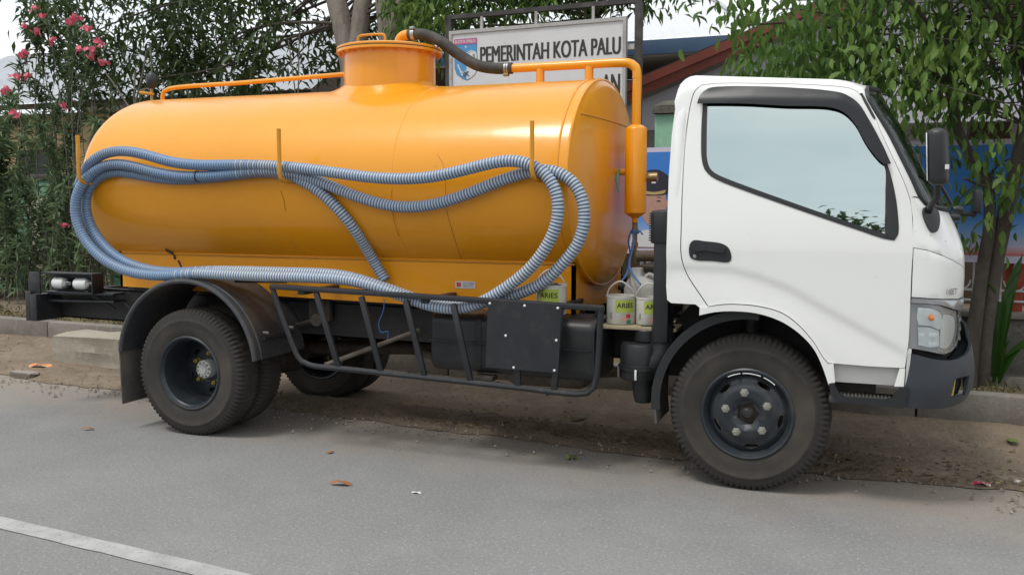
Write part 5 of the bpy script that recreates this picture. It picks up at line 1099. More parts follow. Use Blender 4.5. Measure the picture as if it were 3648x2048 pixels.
# ================================================================== THINGS ON THE TRUCK
def can(loc, r, h, label, text_rot, dirty=False, group='paint cans on the truck'):
    x, y, z = loc; c = empty('paint_can', loc, label, 'can')
    MB().lathe([(0, z + .002), (r * .97, z + .002), (r, z + .006), (r, z + h - .012), (r * 1.03, z + h - .010), (r * 1.03, z + h), (r * .97, z + h), (r * .95, z + h - .02), (r * .95, z + .01), (0, z + .01)], (x, y, 0), 'z', 36).obj('can_body', 'can_white', c)
    def wrapped(a0, a1, z0, z1, m, nm, e=.0006): MB().grid(lambda a, q: (x + (r + e) * math.cos(a), y + (r + e) * math.sin(a), z + q), list(np.linspace(R(a0), R(a1), 14)), [z0, z1]).obj(nm, m, c, smooth=60, recalc=False)
    t = text_rot
    wrapped(t - 40, t + 40, h * .42, h * .88, 'can_lime', 'label_block'); wrapped(t + 100, t + 165, h * .42, h * .88, 'can_lime', 'label_block'); wrapped(t - 160, t - 95, h * .42, h * .88, 'can_lime', 'label_block')
    for (a, q, m) in ((t + 12, .30, 'print_red'), (t - 4, .20, 'can_pink'), (t + 14, .10, 'can_teal'), (t - 130, .30, 'print_red'), (t - 118, .22, 'can_pink'), (t - 128, .10, 'can_teal')): wrapped(a - 9, a + 9, h * q - .010, h * q + .012, m, 'label_patch', .0009)
    wrapped(t - 62, t - 56, h * .20, h * .42, 'print_grey', 'label_icons', .0009)
    # lettering bent round the can
    cu = bpy.data.curves.new('lettering', 'FONT'); cu.body = 'ARIES'; cu.size = 1; cu.offset = .02
    to = bpy.data.objects.new('tmp', cu); COL.objects.link(to); dg = bpy.context.evaluated_depsgraph_get(); dg.update(); me = to.evaluated_get(dg).to_mesh()
    V = [v.co.copy() for v in me.vertices]; F = [tuple(p.vertices) for p in me.polygons]; bpy.data.objects.remove(to)
    x1 = max(v.x for v in V); y1 = max(v.y for v in V); sc = h * .17 / y1
    W = []
    for v in V:
        a = R(t) + (v.x - x1 / 2) * sc / r; W.append((x + (r + .0015) * math.cos(a), y + (r + .0015) * math.sin(a), z + h * .60 + v.y * sc))
    MB().add(W, F).obj('lettering', 'print_dark', c, smooth=None, recalc=False)
    MB().tube(catmull([(x - r * 1.02, y, z + h * .93), (x - r * .75, y - .02, z + h * 1.25), (x + .0, y - .03, z + h * 1.5), (x + r * .75, y - .02, z + h * 1.25), (x + r * 1.02, y, z + h * .93)], .012), .0045, 6).obj('handle', 'can_white', c)
    return c
can((-.716, -.60, .787), .080, .155, 'white and lime paint can hanging nearest the tank behind the cab', -60)
can((-.560, -.585, .787), .076, .150, 'dirtier white and lime paint can tight against the black intake duct', -62)
can((-1.075, -.74, .835), .083, .165, 'lime paint can filled with rags standing behind the side guard', -82)
mb = MB()
for k in range(9): mb.tube(catmull([(-1.075 + random.uniform(-.06, .06), -.74 + random.uniform(-.05, .05), .97 + random.uniform(0, .02)) for _ in range(4)], .01), .02, 6)
tag(mb.obj('rag_bundle', 'cloth_grey', None), 'dark rags stuffed in the lime paint can behind the side guard', 'rags')
jc = empty('jerry_can', (-.66, -.34, .787), 'cloudy white plastic jerry can between the paint cans and the tank', 'jerry can')
mb = MB(); V = []
for z, sx, sy, ox in ((.787, .09, .06, 0), (.795, .10, .07, 0), (.96, .10, .07, 0), (1.00, .085, .06, .0), (1.03, .035, .03, -.03), (1.075, .032, .028, -.03), (1.078, .0, .0, -.03)):
    for k in range(20):
        a = 2 * math.pi * k / 20; q = 4.0; ca, sa = math.cos(a), math.sin(a); V.append((-.66 + ox + sx * math.copysign(abs(ca) ** (2 / q), ca), -.34 + sy * math.copysign(abs(sa) ** (2 / q), sa), z))
mb.add(V, [(i * 20 + j, i * 20 + (j + 1) % 20, (i + 1) * 20 + (j + 1) % 20, (i + 1) * 20 + j) for i in range(6) for j in range(20)]).obj('body', 'plastic_clear', jc, smooth=50)
MB().tube(catmull([(-.655, -.34, 1.0), (-.62, -.34, 1.04), (-.585, -.34, 1.02), (-.575, -.34, .98)], .015), .012, 8).obj('grip', 'plastic_clear', jc)
mb = MB()
for p in ([(-.787, -.02, 1.29), (-.78, -.06, 1.24), (-.775, -.12, 1.18), (-.73, -.42, 1.05), (-.716, -.6, 1.02)], [(-.787, -.02, 1.27), (-.77, -.1, 1.20), (-.72, -.4, 1.08), (-.62, -.56, 1.0)], [(-.805, -.015, 1.28), (-.82, -.03, 1.22), (-.81, -.03, 1.16), (-.80, -.03, 1.08)], [(-.775, -.03, 1.26), (-.745, -.04, 1.275), (-.73, -.04, 1.255)]): mb.tube(catmull(p, .02), .0055, 6)
mb.tube([(-.787 + .021 * math.cos(t), .021 * math.sin(t), 1.262 + .004 * t / 6) for t in np.linspace(0, 19, 60)], .0055, 6)
tag(mb.obj('blue_rope', 'rope_blue', None), 'frayed blue rope tying the paint cans to the orange separator bottle', 'rope')

# ================================================================== LITTER AND LEAVES ON THE ROAD
mat('leaf_dry', (.30, .13, .045), .75, var=[(20, (.20, .08, .03), .45, .65, .7)]); mat('leaf_olive', (.15, .14, .05), .75); mat('leaf_green', (.12, .17, .035), .7); mat('wrapper_orange', (.66, .20, .05), .35, var=[(25, (.70, .55, .25), .5, .6, .9)]); mat('wrapper_red', (.52, .05, .10), .4, var=[(30, (.7, .65, .62), .5, .58, .9)]); mat('paper_white', (.66, .66, .64), .7)
def litter(name, loc, L, Wd, m, label, cat, curl=.3, rz=0.0, seed=1, group=None):
    rr = random.Random(seed); n = 9; V = []
    for i in range(n):
        t = i / (n - 1); wv = Wd * math.sin(math.pi * min(1, t * .96 + .02)) ** .7
        for s in (-1, 0, 1): V.append((t * L - L / 2, s * wv / 2 * (1 + .15 * rr.uniform(-1, 1)), .005 + curl * L * (.45 - abs(t - .45) ** 1.3) * .55 + (.10 * Wd * math.sin(t * 7 + s * 2)) - (.25 * Wd * curl if s else 0)))
    z0 = min(v[2] for v in V); F = [(i * 3 + j, (i + 1) * 3 + j, (i + 1) * 3 + j + 1, i * 3 + j + 1) for i in range(n - 1) for j in range(2)]
    mb = MB().add([(v[0], v[1], v[2] - z0 + .002) for v in V], F); o = mb.obj(name, m, None, smooth=60, loc=loc, recalc=False); o.rotation_euler = (0, 0, rz); tag(o, label, cat, group)
litter('dry_leaf', (-1.95, -1.51, .0), .115, .045, 'leaf_dry', 'curled orange brown leaf lying alone on the road below the side guard', 'leaf', .5, .2, 3)
litter('dry_leaf', (-4.06, -1.08, .0), .075, .03, 'leaf_dry', 'small brown leaf on the road left of the rear wheels', 'leaf', .6, .5, 4)
litter('dry_leaf', (-2.33, -1.00, .0), .05, .03, 'leaf_dry', 'tiny red brown leaf on the road just right of the rear wheels', 'leaf', .5, 1.2, 5)
litter('snack_wrapper', (-6.10, .42, .02), .20, .10, 'wrapper_orange', 'crumpled orange snack wrapper on the dirt at far left', 'wrapper', .3, .4, 6)
litter('snack_wrapper', (1.12, -.36, .006), .09, .05, 'wrapper_red', 'crumpled red and white wrapper on the road edge at right', 'wrapper', .5, .1, 7)
litter('paper_scrap', (-1.53, -1.49, .0), .05, .025, 'paper_white', 'small white paper scrap on the road right of the curled orange leaf', 'paper', .2, .1, 8)
litter('paper_scrap', (1.30, -.24, .008), .06, .05, 'paper_white', 'white paper scrap on the road edge beside the red wrapper', 'paper', .4, .9, 18)
litter('green_leaf', (-.99, -.62, .0), .07, .06, 'leaf_green', 'crumpled yellow green leaf on the road edge left of the front wheel', 'leaf', .6, .4, 9)
litter('green_leaf', (-1.30, .55, -.05), .15, .055, 'leaf_olive', 'olive leaf on the dirt under the truck nearer the front wheel', 'leaf', .3, 1.0, 10)
litter('green_leaf', (-1.95, .55, -.05), .13, .05, 'leaf_olive', 'pale olive leaf on the dirt under the middle of the truck', 'leaf', .3, .3, 11)
litter('green_leaf', (1.42, .84, -.03), .10, .06, 'leaf_green', 'bright green leaf on the dirt at far right below the kerb', 'leaf', .4, 2.0, 12)
litter('yellow_leaf', (-5.04, .84, -.03), .08, .05, 'leaf_green', 'yellowish leaf on the dirt in front of the broken concrete slab', 'leaf', .6, .9, 13)
# drain-patch, slab, stone
def rock(name, c, size, m, label, cat, seed, rz=0.0):
    rr = random.Random(seed); bm = bmesh.new(); bmesh.ops.create_cube(bm, size=1); bmesh.ops.subdivide_edges(bm, edges=bm.edges, cuts=3, use_grid_fill=True)
    for v in bm.verts:
        k = Vector(v.co); d = max(abs(k.x), abs(k.y), abs(k.z)); v.co = Vector((k.x * size[0], k.y * size[1], k.z * size[2])) * (1 - .10 * (k.length - .5)) + Vector([rr.uniform(-1, 1) * .045 * s for s in size])
    bm.verts.index_update(); V = [v.co.copy() for v in bm.verts]; F = [[v.index for v in f.verts] for f in bm.faces]; bm.free()
    o = MB().add(V, F).obj(name, m, None, smooth=28, loc=c); o.rotation_euler = (0, 0, rz); return tag(o, label, cat)
mat('slab_concrete', (.33, .30, .24), .93, var=[(3, (.23, .20, .155), .45, .68, .8), (16, (.42, .39, .33), .52, .7, .6), (60, (.16, .14, .11), .6, .68, .6)], bump=[(50, .5, .008)])
rock('concrete_slab', (-5.98, 1.10, .085), (1.10, .42, .27), 'slab_concrete', 'broken pale concrete slab leaning against the kerb behind the rear wheel', 'slab', 3, -TH)
rock('flat_stone', (-5.95, .12, .02), (.26, .10, .05), 'stone_chip', 'flat grey stone at the edge of the road at far left', 'stone', 5, -.1)
# gravel and bits of leaf along the road edge and under the truck
mb = MB(); rr = random.Random(4)
for i in range(1900):
    a = rr.uniform(-9, 4.5); e = rr.random(); b = -.46 + rr.gauss(0, .14) if e < .6 else rr.uniform(-.3, 1.2); s = rr.uniform(.003, .012) * (1.7 if rr.random() < .07 else 1); p = Vector(RF(a, b, .012 if b < -.25 else .026 - .085 * sstep(-.02, .36, b) * (1 - .75 * sstep(.85, 1.2, b)) * sstep(-9, -5, a)))
    t = rr.uniform(0, 6.3); V = []
    for k in range(4): V.append(p + Vector((s * math.cos(t + k * 1.57) * rr.uniform(.7, 1.3), s * math.sin(t + k * 1.57) * rr.uniform(.7, 1.3), -.004)))
    V.append(p + Vector((rr.uniform(-.3, .3) * s, rr.uniform(-.3, .3) * s, s * rr.uniform(.5, 1.1)))); mb.add(V, [(0, 1, 4), (1, 2, 4), (2, 3, 4), (3, 0, 4)])
go = mb.obj('gravel', 'stone_chip', None, smooth=None, recalc=False, kind='stuff'); go['label'] = 'loose gravel along the ragged edge of the road'
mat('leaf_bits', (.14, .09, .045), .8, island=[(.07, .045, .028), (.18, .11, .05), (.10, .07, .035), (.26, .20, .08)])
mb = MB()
for i in range(2600):  # litter crowds beside the truck, its dark colour standing in for shade there
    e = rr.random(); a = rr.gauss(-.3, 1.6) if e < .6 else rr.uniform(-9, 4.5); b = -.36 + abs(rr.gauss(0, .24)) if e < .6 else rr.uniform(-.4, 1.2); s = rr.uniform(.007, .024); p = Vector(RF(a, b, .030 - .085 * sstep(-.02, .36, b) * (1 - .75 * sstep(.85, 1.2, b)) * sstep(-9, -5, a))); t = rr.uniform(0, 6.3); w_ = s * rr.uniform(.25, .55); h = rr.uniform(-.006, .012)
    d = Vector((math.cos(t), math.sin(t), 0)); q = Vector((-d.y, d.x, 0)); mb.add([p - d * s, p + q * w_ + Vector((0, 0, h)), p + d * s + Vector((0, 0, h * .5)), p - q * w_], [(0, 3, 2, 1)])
lo_ = mb.obj('leaf_litter', 'leaf_bits', None, smooth=None, recalc=False, kind='stuff'); lo_['label'] = 'dry leaf litter scattered on the dirt verge, thickened beside the truck to deepen its shade'
# ================================================================== PLANTS
mat('leaf_dark', (.03, .05, .018), .42, island=[(.026, .048, .018), (.05, .084, .028), (.075, .115, .036), (.036, .06, .022)], trans=.36, spec=.4)
mat('leaf_mid', (.06, .10, .03), .45, island=[(.055, .12, .028), (.11, .21, .048), (.08, .16, .036), (.17, .27, .062), (.065, .135, .032), (.13, .22, .05)], trans=.48, spec=.25)
mat('leaf_oleander', (.04, .06, .032), .5, island=[(.085, .13, .062), (.15, .215, .105), (.20, .275, .145), (.105, .155, .075)], trans=.36, spec=.4)
mat('leaf_blade', (.045, .13, .02), .4, island=[(.028, .085, .014), (.045, .12, .02), (.06, .14, .026)], trans=.3)
mat('leaf_sick', (.25, .22, .05), .6)
mat('bark_grey', (.22, .19, .16), .9, var=[(3, (.30, .27, .235), .5, .7, .7), (9, (.12, .10, .08), .45, .65, .7, (1, 1, .3))], bump=[(25, .6, .015)])
mat('bark_dark', (.075, .062, .05), .9, var=[(4, (.13, .115, .095), .5, .7, .7), (12, (.04, .033, .027), .45, .65, .7, (1, 1, .3))], bump=[(30, .6, .012)])
mat('stem_grey', (.11, .11, .085), .85, var=[(8, (.23, .22, .19), .5, .7, .7)])
mat('petal_pink', (.72, .12, .20), .6, island=[(.62, .06, .13), (.75, .16, .24), (.78, .24, .30)], trans=.25)
def unit(a): return a / np.maximum(1e-9, np.linalg.norm(a, axis=-1, keepdims=True))
T_DIAMOND = (np.array([(0, 0, 0), (.42, .5, .10), (1, 0, -.12), (.42, -.5, .10), (.45, 0, -.02)]), [(0, 4, 1), (1, 4, 2), (0, 3, 4), (3, 2, 4)])
T_OVAL = (np.array([(0, 0, 0), (.18, .30, .07), (.45, .5, .09), (.72, .40, .03), (1, 0, -.2), (.72, -.40, .03), (.45, -.5, .09), (.18, -.30, .07), (.45, 0, -.02), (.72, 0, -.06)]), [(0, 8, 1), (1, 8, 2), (2, 8, 9, 3), (3, 9, 4), (0, 7, 8), (7, 6, 8), (6, 5, 9, 8), (5, 4, 9)])
def leaf_cloud(name, m, parent, P, D, Ln, Wd, T=T_DIAMOND, roll=None, kind='stuff'):
    """one mesh of many leaf faces: base points P, axes D, lengths, widths"""
    tv, tf = T; n = len(P); D = unit(D); up = np.array([0, 0, 1.0]) + RNG.normal(0, .35 if roll is None else roll, (n, 3)); S = unit(np.cross(up, D)); N = np.cross(D, S)
    V = P[:, None, :] + D[:, None, :] * (tv[None, :, 0:1] * Ln[:, None, None]) + S[:, None, :] * (tv[None, :, 1:2] * Wd[:, None, None]) + N[:, None, :] * (tv[None, :, 2:3] * Ln[:, None, None])
    k = len(tv); V = V.reshape(-1, 3) - np.array(tuple(ORG[parent.name])) ; lens = np.array([len(f) for f in tf]); flat_ = np.concatenate([np.array(f) for f in tf])
    loops = (flat_[None, :] + (np.arange(n) * k)[:, None]).reshape(-1); me = bpy.data.meshes.new(name); me.vertices.add(len(V)); me.vertices.foreach_set('co', V.reshape(-1).astype(np.float32))
    me.loops.add(len(loops)); me.loops.foreach_set('vertex_index', loops.astype(np.int32)); lt = np.tile(lens, n); ls = np.concatenate([[0], np.cumsum(lt)[:-1]])
    me.polygons.add(len(lt)); me.polygons.foreach_set('loop_start', ls.astype(np.int32)); me.polygons.foreach_set('use_smooth', np.ones(len(lt), bool)); me.update(calc_edges=True); me.validate()
    me.materials.append(M(m)); o = bpy.data.objects.new(name, me); COL.objects.link(o); o.parent = parent; ORG[o.name] = ORG[parent.name]
    if kind: o['kind'] = kind
    return o
LEAFMESH = {}
def single_leaves(parent, m, P, D, Ln, Wd, T=T_OVAL):
    key = m
    if key not in LEAFMESH:
        me = bpy.data.meshes.new('leaf'); me.from_pydata([(v[0], v[1], v[2]) for v in T[0]], [], T[1]); me.polygons.foreach_set('use_smooth', [True] * len(T[1])); me.materials.append(M(m)); LEAFMESH[key] = me
    for i in range(len(P)):
        d = Vector(D[i]).normalized(); s = (Vector((0, 0, 1)) + Vector(RNG.normal(0, .35, 3))).cross(d).normalized(); n = d.cross(s)
        o = bpy.data.objects.new('leaf', LEAFMESH[key]); COL.objects.link(o); o.parent = parent; b = Vector(P[i]) - ORG[parent.name]; l_, w_ = float(Ln[i]), float(Wd[i])
        o.matrix_local = Matrix(((d.x * l_, s.x * w_, n.x * l_, b.x), (d.y * l_, s.y * w_, n.y * l_, b.y), (d.z * l_, s.z * w_, n.z * l_, b.z), (0, 0, 0, 1)))
def limb(mb, a, b, r0, r1, bow=.15, n=8):
    a, b = Vector(a), Vector(b); d = (b - a).length; off = Vector(RNG.normal(0, bow * d * .4, 3)); mid = (a + b) / 2 + off
    pts = [(1 - t) ** 2 * a + 2 * t * (1 - t) * mid + t * t * b for t in [i / n for i in range(n + 1)]]
    mb.tube(pts, [r0 + (r1 - r0) * i / n for i in range(n + 1)], 7)
def split_near(P, D, L_, W_, k):
    """the k leaves nearest the lens that it can see become leaves of their own"""
    c = np.array(tuple(CAM)); v = P - c; dep = v @ np.array(tuple(fwd)); u = (v @ np.array(tuple(r2))) / dep; w_ = (v @ np.array(tuple(u2))) / dep
    vis = (np.abs(u) < .55) & (np.abs(w_) < .31); sc = np.where(vis, dep, 1e6); idx = np.argsort(sc)[:k]; m_ = np.zeros(len(P), bool); m_[idx] = True
    return m_
# ------------------------------------------------------------------ big dark tree behind the tank
DT = empty('shade_tree', (-5.3, 4.6, 0), 'big dark leafed shade tree with pale forked trunk behind the tank', 'tree')
tk = MB()
def stem(mb, pts, rad, n=12): mb.tube(catmull(pts, .08), list(np.interp(np.linspace(0, 1, len(catmull(pts, .08))), np.linspace(0, 1, len(rad)), rad)), n)
stem(tk, [(-5.35, 4.6, -.1), (-5.36, 4.55, 1.2), (-5.40, 4.5, 2.4), (-5.38, 4.5, 3.0), (-5.48, 4.5, 3.5), (-5.66, 4.55, 4.1), (-5.9, 4.7, 5.0)], [.24, .20, .17, .15, .13, .12, .08])
stem(tk, [(-5.38, 4.5, 2.9), (-5.30, 4.52, 3.4), (-5.25, 4.6, 4.0), (-5.2, 4.8, 5.0)], [.12, .11, .10, .06])
stem(tk, [(-4.85, 4.65, -.1), (-4.84, 4.6, 1.5), (-4.87, 4.5, 2.6), (-4.86, 4.5, 3.2), (-4.90, 4.5, 3.7), (-5.02, 4.6, 4.4), (-5.1, 4.9, 5.2)], [.19, .16, .14, .13, .12, .11, .07])
stem(tk, [(-4.86, 4.5, 3.1), (-4.76, 4.5, 3.6), (-4.6, 4.55, 4.2), (-4.2, 4.7, 5.0)], [.11, .10, .09, .06])
# clusters
CL = []
while len(CL) < 285:
    x = RNG.uniform(-12.6, -1.2); y = RNG.uniform(3.9, 6.2); z = RNG.uniform(2.6, 6.0)
    lo = np.interp(x, [-12.5, -11, -9.6, -8.6, -7.4, -6.2, -5.0, -4.2, -3.4, -2.6, -1.2], [4.6, 3.9, 3.2, 2.65, 2.75, 2.8, 3.15, 3.45, 3.55, 3.72, 3.85]) + .10 * (y - 4)
    hi = 6.4 - .09 * (x + 6) ** 2 * .6
    if z < lo or z > hi: continue
    if math.sin(x * 2.9 + 1) * math.sin(z * 3.7 + y) * math.sin(y * 2.1 + x) > .30: continue       # sky gaps
    if z > 4.6 and RNG.random() < .45: continue
    if -6.15 < x < -4.25 and y < 4.75: continue                                                     # the forked trunk stands clear
    if x < -9.0 and y < 5.2 and RNG.random() < .5: continue
    CL.append((x, y, z))
CL = np.array(CL)
lb = MB()
for i in RNG.choice(len(CL), 34, replace=False):
    a = [(-5.66, 4.55, 4.1), (-5.25, 4.6, 4.0), (-5.02, 4.6, 4.4), (-4.6, 4.55, 4.2), (-5.48, 4.5, 3.6)][i % 5]; limb(lb, a, CL[i], .024, .005, .3)
tko = tk.obj('trunk', 'bark_grey', DT, smooth=60); lb.obj('branches', 'bark_dark', DT, smooth=60)
def whorls(C, nl, spread, droop, lmin, lmax, wr, sd=.45):
    n = len(C) * nl; base = np.repeat(C, nl, 0) + RNG.normal(0, spread, (n, 3)); az = RNG.uniform(0, 2 * math.pi, n); el = RNG.normal(-droop, sd, n)
    D = np.stack([np.cos(az) * np.cos(el), np.sin(az) * np.cos(el), np.sin(el)], 1); L_ = RNG.uniform(lmin, lmax, n); return base, D, L_, L_ * wr * RNG.uniform(.8, 1.2, n)
P1, D1, L1, W1 = whorls(CL, 40, .16, .55, .13, .23, .26)
mk = split_near(P1, D1, L1, W1, 160)
leaf_cloud('crown', 'leaf_dark', DT, P1[~mk], D1[~mk], L1[~mk], W1[~mk]); single_leaves(DT, 'leaf_dark', P1[mk], D1[mk], L1[mk], W1[mk])
# lighter drooping sprays of a second tree over the signboard
LT = empty('drooping_tree', (-2.4, 5.4, 0), 'lighter green tree with drooping sprays hanging over the signboard', 'tree')
tk = MB(); stem(tk, [(-2.3, 5.9, -.1), (-2.35, 5.85, 2.0), (-2.6, 5.6, 3.6), (-3.0, 5.2, 4.6)], [.13, .11, .09, .05]); tk.obj('trunk', 'bark_dark', LT, smooth=60)
C2 = []
while len(C2) < 130:
    x = RNG.uniform(-4.6, -1.2); y = RNG.uniform(3.55, 5.4); z = RNG.uniform(3.3, 4.9); lo = np.interp(x, [-4.6, -3.9, -3.3, -2.4, -1.6, -1.2], [3.2, 3.32, 3.55, 3.72, 3.80, 3.86])
    if z < lo + .06 * (y - 3.6): continue
    C2.append((x, y, z))
C2 = np.array(C2); P2, D2, L2, W2 = whorls(C2, 42, .15, .9, .10, .19, .24); mk = split_near(P2, D2, L2, W2, 90)
leaf_cloud('crown', 'leaf_mid', LT, P2[~mk], D2[~mk], L2[~mk], W2[~mk]); single_leaves(LT, 'leaf_mid', P2[mk], D2[mk], L2[mk], W2[mk])
lb = MB()
for i in range(0, 120, 4): limb(lb, (-3.0, 5.2, 4.6) if i % 8 else (-2.6, 5.6, 3.7), C2[i], .022, .005, .25)
lb.obj('branches', 'bark_dark', LT, smooth=60)
# ------------------------------------------------------------------ bare saplings behind the tank
def sapling(base, tops, label, r=.022):
    t = empty('bare_sapling', base, label, 'sapling'); mb = MB()
    for q in tops: mb.tube(catmull([base] + q, .08), [r * (1 - .6 * k / max(1, len(catmull([base] + q, .08)) - 1)) for k in range(len(catmull([base] + q, .08)))], 7)
    mb.obj('stem', 'stem_grey', t, smooth=60)
sapling((-7.55, 3.6, .1), [[(-7.6, 3.6, 1.5), (-7.62, 3.6, 2.6), (-7.63, 3.6, 3.35)]], 'straight bare grey stem standing behind the rear hand rail')
sapling((-7.85, 3.6, .1), [[(-7.9, 3.6, 1.5), (-7.92, 3.6, 2.4), (-7.9, 3.62, 3.05)], [(-7.9, 3.6, 1.5), (-7.92, 3.6, 2.45), (-8.1, 3.6, 2.75), (-8.35, 3.6, 3.05)], [(-7.9, 3.6, 1.5), (-7.9, 3.6, 2.6), (-7.78, 3.6, 2.95), (-7.7, 3.6, 3.25)]], 'forked bare grey sapling left of the straight stem', .024)
sapling((-5.62, 3.7, .1), [[(-5.6, 3.7, 1.5), (-5.62, 3.7, 2.6), (-5.58, 3.7, 3.5)], [(-5.6, 3.7, 1.6), (-5.66, 3.7, 2.7), (-5.74, 3.7, 3.3)]], 'thin twin stemmed sapling in front of the dark tree trunk', .016)
# ------------------------------------------------------------------ oleander with pink flowers
OL = empty('oleander_shrub', (-10.0, 4.05, .1), 'tall oleander shrub with narrow leaves and pink flowers at the far left', 'shrub')
FLW = [(-9.87, 3.97), (-9.74, 3.87), (-10.03, 3.75), (-9.89, 3.68), (-9.23, 3.82), (-9.295, 3.755), (-9.18, 3.42), (-8.94, 3.40), (-8.815, 3.45), (-9.01, 3.32), (-8.825, 3.245), (-10.14, 3.40), (-10.07, 3.13), (-10.17, 3.13), (-10.28, 2.635), (-9.46, 2.73), (-9.56, 1.23), (-10.5, 2.95), (-9.6, 3.55), (-8.98, 3.66)]
FY = [4.0 + .02 * math.sin(i * 2.3) for i in range(len(FLW))]
sb = MB(); LP, LD = [], []
tips = [(x, FY[i], z) for i, (x, z) in enumerate(FLW)]
for i in range(100):
    x = RNG.uniform(-12.6, -8.55); top_ = np.interp(x, [-12.6, -11, -10.5, -10, -9.2, -8.55], [2.9, 3.0, 2.9, 3.3, 3.5, 2.9]); tips.append((x, RNG.uniform(3.6, 4.5), RNG.uniform(.75, 1.0) * top_ if RNG.random() < .18 else RNG.uniform(.8, 2.6)))
NL = len(tips)
for i in range(75):
    x = RNG.uniform(-12.8, -8.9); tips.append((x, RNG.uniform(3.5, 4.6), RNG.uniform(.55, 1.75)))
for i, tp in enumerate(tips):
    bx = (.5 * tp[0] + .5 * (-9.6 if tp[0] > -10.2 else -11.2)) + RNG.normal(0, .30); a = Vector((bx, RNG.uniform(3.8, 4.3), .08)); b = Vector(tp); mid = Vector((bx + (b.x - bx) * .3 + RNG.normal(0, .25), (a.y + b.y) / 2 + RNG.normal(0, .2), .1 + (b.z - .1) * RNG.uniform(.7, 1.05)))
    if i >= NL: a.x = b.x + RNG.normal(0, .18); a.y = b.y; mid = Vector((a.x, a.y, b.z * .7))
    elif i >= len(FLW) and b.z < 2.0: a.x = .5 * bx + .5 * b.x; mid = Vector(((a.x + b.x) / 2, (a.y + b.y) / 2, b.z * .8))
    n = 14; pts = [(1 - t) ** 2 * a + 2 * t * (1 - t) * mid + t * t * b for t in [k / n for k in range(n + 1)]]; sb.tube(pts, [.010 - .007 * k / n for k in range(n + 1)], 5, caps=False)
    Ltot = (b - a).length
    for q in np.arange(max(.28 if i < NL else .18, 1 - (1.0 if i < len(FLW) else 1.7) / Ltot), 1.0, .042 / Ltot):
        k = min(n - 1, int(q * n)); p = pts[k].lerp(pts[k + 1], q * n - k); ax = (pts[k + 1] - pts[k]).normalized()
        for w_ in range(3):
            d = ax * .55 + Vector(RNG.normal(0, .75, 3)); d.z -= .30; LP.append(tuple(p)); LD.append(tuple(d))
LP = np.array(LP); LD = np.array(LD); LL = RNG.uniform(.11, .19, len(LP)); sb.obj('stems', 'stem_grey', OL, smooth=60)
mk = split_near(LP, LD, LL, LL, 120)
leaf_cloud('foliage', 'leaf_oleander', OL, LP[~mk], LD[~mk], LL[~mk], LL[~mk] * .20); single_leaves(OL, 'leaf_oleander', LP[mk], LD[mk], LL[mk], LL[mk] * .20)
f0 = None
def flower_mesh(seed):
    r_ = np.random.default_rng(seed); mb = MB()
    for c in range(5):
        o = Vector(r_.normal(0, .022, 3)); o = o if c else Vector((0, 0, 0)); ax = Vector(r_.normal(0, .6, 3) + np.array([0, -.7, .5])).normalized(); s = ax.orthogonal().normalized(); t = ax.cross(s)
        for k in range(6):
            a = 2 * math.pi * k / 6 + r_.uniform(0, .4); d = (s * math.cos(a) + t * math.sin(a)); e = ax.cross(d); q = .034; mb.add([o, o + d * q * .6 + e * q * .42 + ax * .006, o + d * q + ax * .010, o + d * q * .6 - e * q * .42 + ax * .006], [(0, 1, 2, 3)])
    return mb
fm_ = [None] * 3
for i, (x, z) in enumerate(FLW):
    p = (x + .45, FY[i] - .43, z - .08)      # blooms moved toward the camera, clear of the leaves that hid them
    if fm_[i % 3] is None: fm_[i % 3] = flower_mesh(i).obj('flower_cluster', 'petal_pink', OL, loc=p, smooth=None, recalc=False)
    else: copy_at(fm_[i % 3], 'flower_cluster', OL, p, rot=(0, 0, i), scale=(1.25 if z > 2.3 else 1.0,) * 3)
# ------------------------------------------------------------------ roadside tree at the right
RT_ = empty('roadside_tree', (1.3, 2.0, .1), 'roadside tree with twin trunks and large drooping green leaves behind the cab nose', 'tree')
tk = MB()
stem(tk, [(1.27, 1.95, .0), (1.285, 1.92, .45), (1.33, 1.92, 1.0), (1.36, 1.93, 1.3), (1.33, 1.95, 1.6), (1.16, 1.98, 1.9), (1.07, 2.0, 2.25), (1.03, 2.05, 2.9)], [.060, .052, .046, .042, .036, .034, .03, .02])
stem(tk, [(1.36, 2.03, .0), (1.365, 2.0, .45), (1.42, 1.98, 1.05), (1.485, 1.96, 1.5), (1.56, 1.95, 2.0), (1.60, 2.0, 2.6), (1.55, 2.1, 3.2)], [.068, .060, .056, .052, .048, .04, .025])
for e in ([(1.33, 1.95, 1.6), (1.18, 1.85, 1.75), (1.2, 1.75, 2.05)], [(1.56, 1.95, 1.95), (1.9, 1.8, 2.3), (2.3, 1.7, 2.6)], [(1.07, 2.0, 2.3), (.7, 1.85, 2.55), (.1, 1.7, 2.75), (-.35, 1.6, 2.75)], [(1.05, 2.0, 2.4), (.8, 1.6, 2.8), (.4, 1.3, 3.0)], [(1.58, 2.0, 2.3), (1.3, 1.6, 2.7), (1.1, 1.3, 2.9)], [(1.5, 1.95, 1.6), (1.35, 1.75, 1.55), (1.15, 1.6, 1.62)]): stem(tk, e, [.022, .014, .008], 7)
tk.obj('trunk', 'bark_dark', RT_, smooth=60)
C3 = []
while len(C3) < 215:
    x = RNG.uniform(-.62, 3.4); y = RNG.uniform(1.15, 2.9); z = RNG.uniform(1.35, 3.9)
    lo = np.interp(x, [-.75, -.45, -.1, .3, .8, 1.05, 1.3, 1.8, 2.4, 3.4], [2.75, 2.45, 2.28, 2.2, 2.15, 1.95, 1.75, 1.55, 1.5, 1.9]); hi = np.interp(x, [-.75, -.3, .3, 3.4], [2.75, 3.0, 3.9, 3.9])
    if z < lo or z > hi: continue
    if z < 2.1 and RNG.random() < .62: continue
    C3.append((x, y, z))
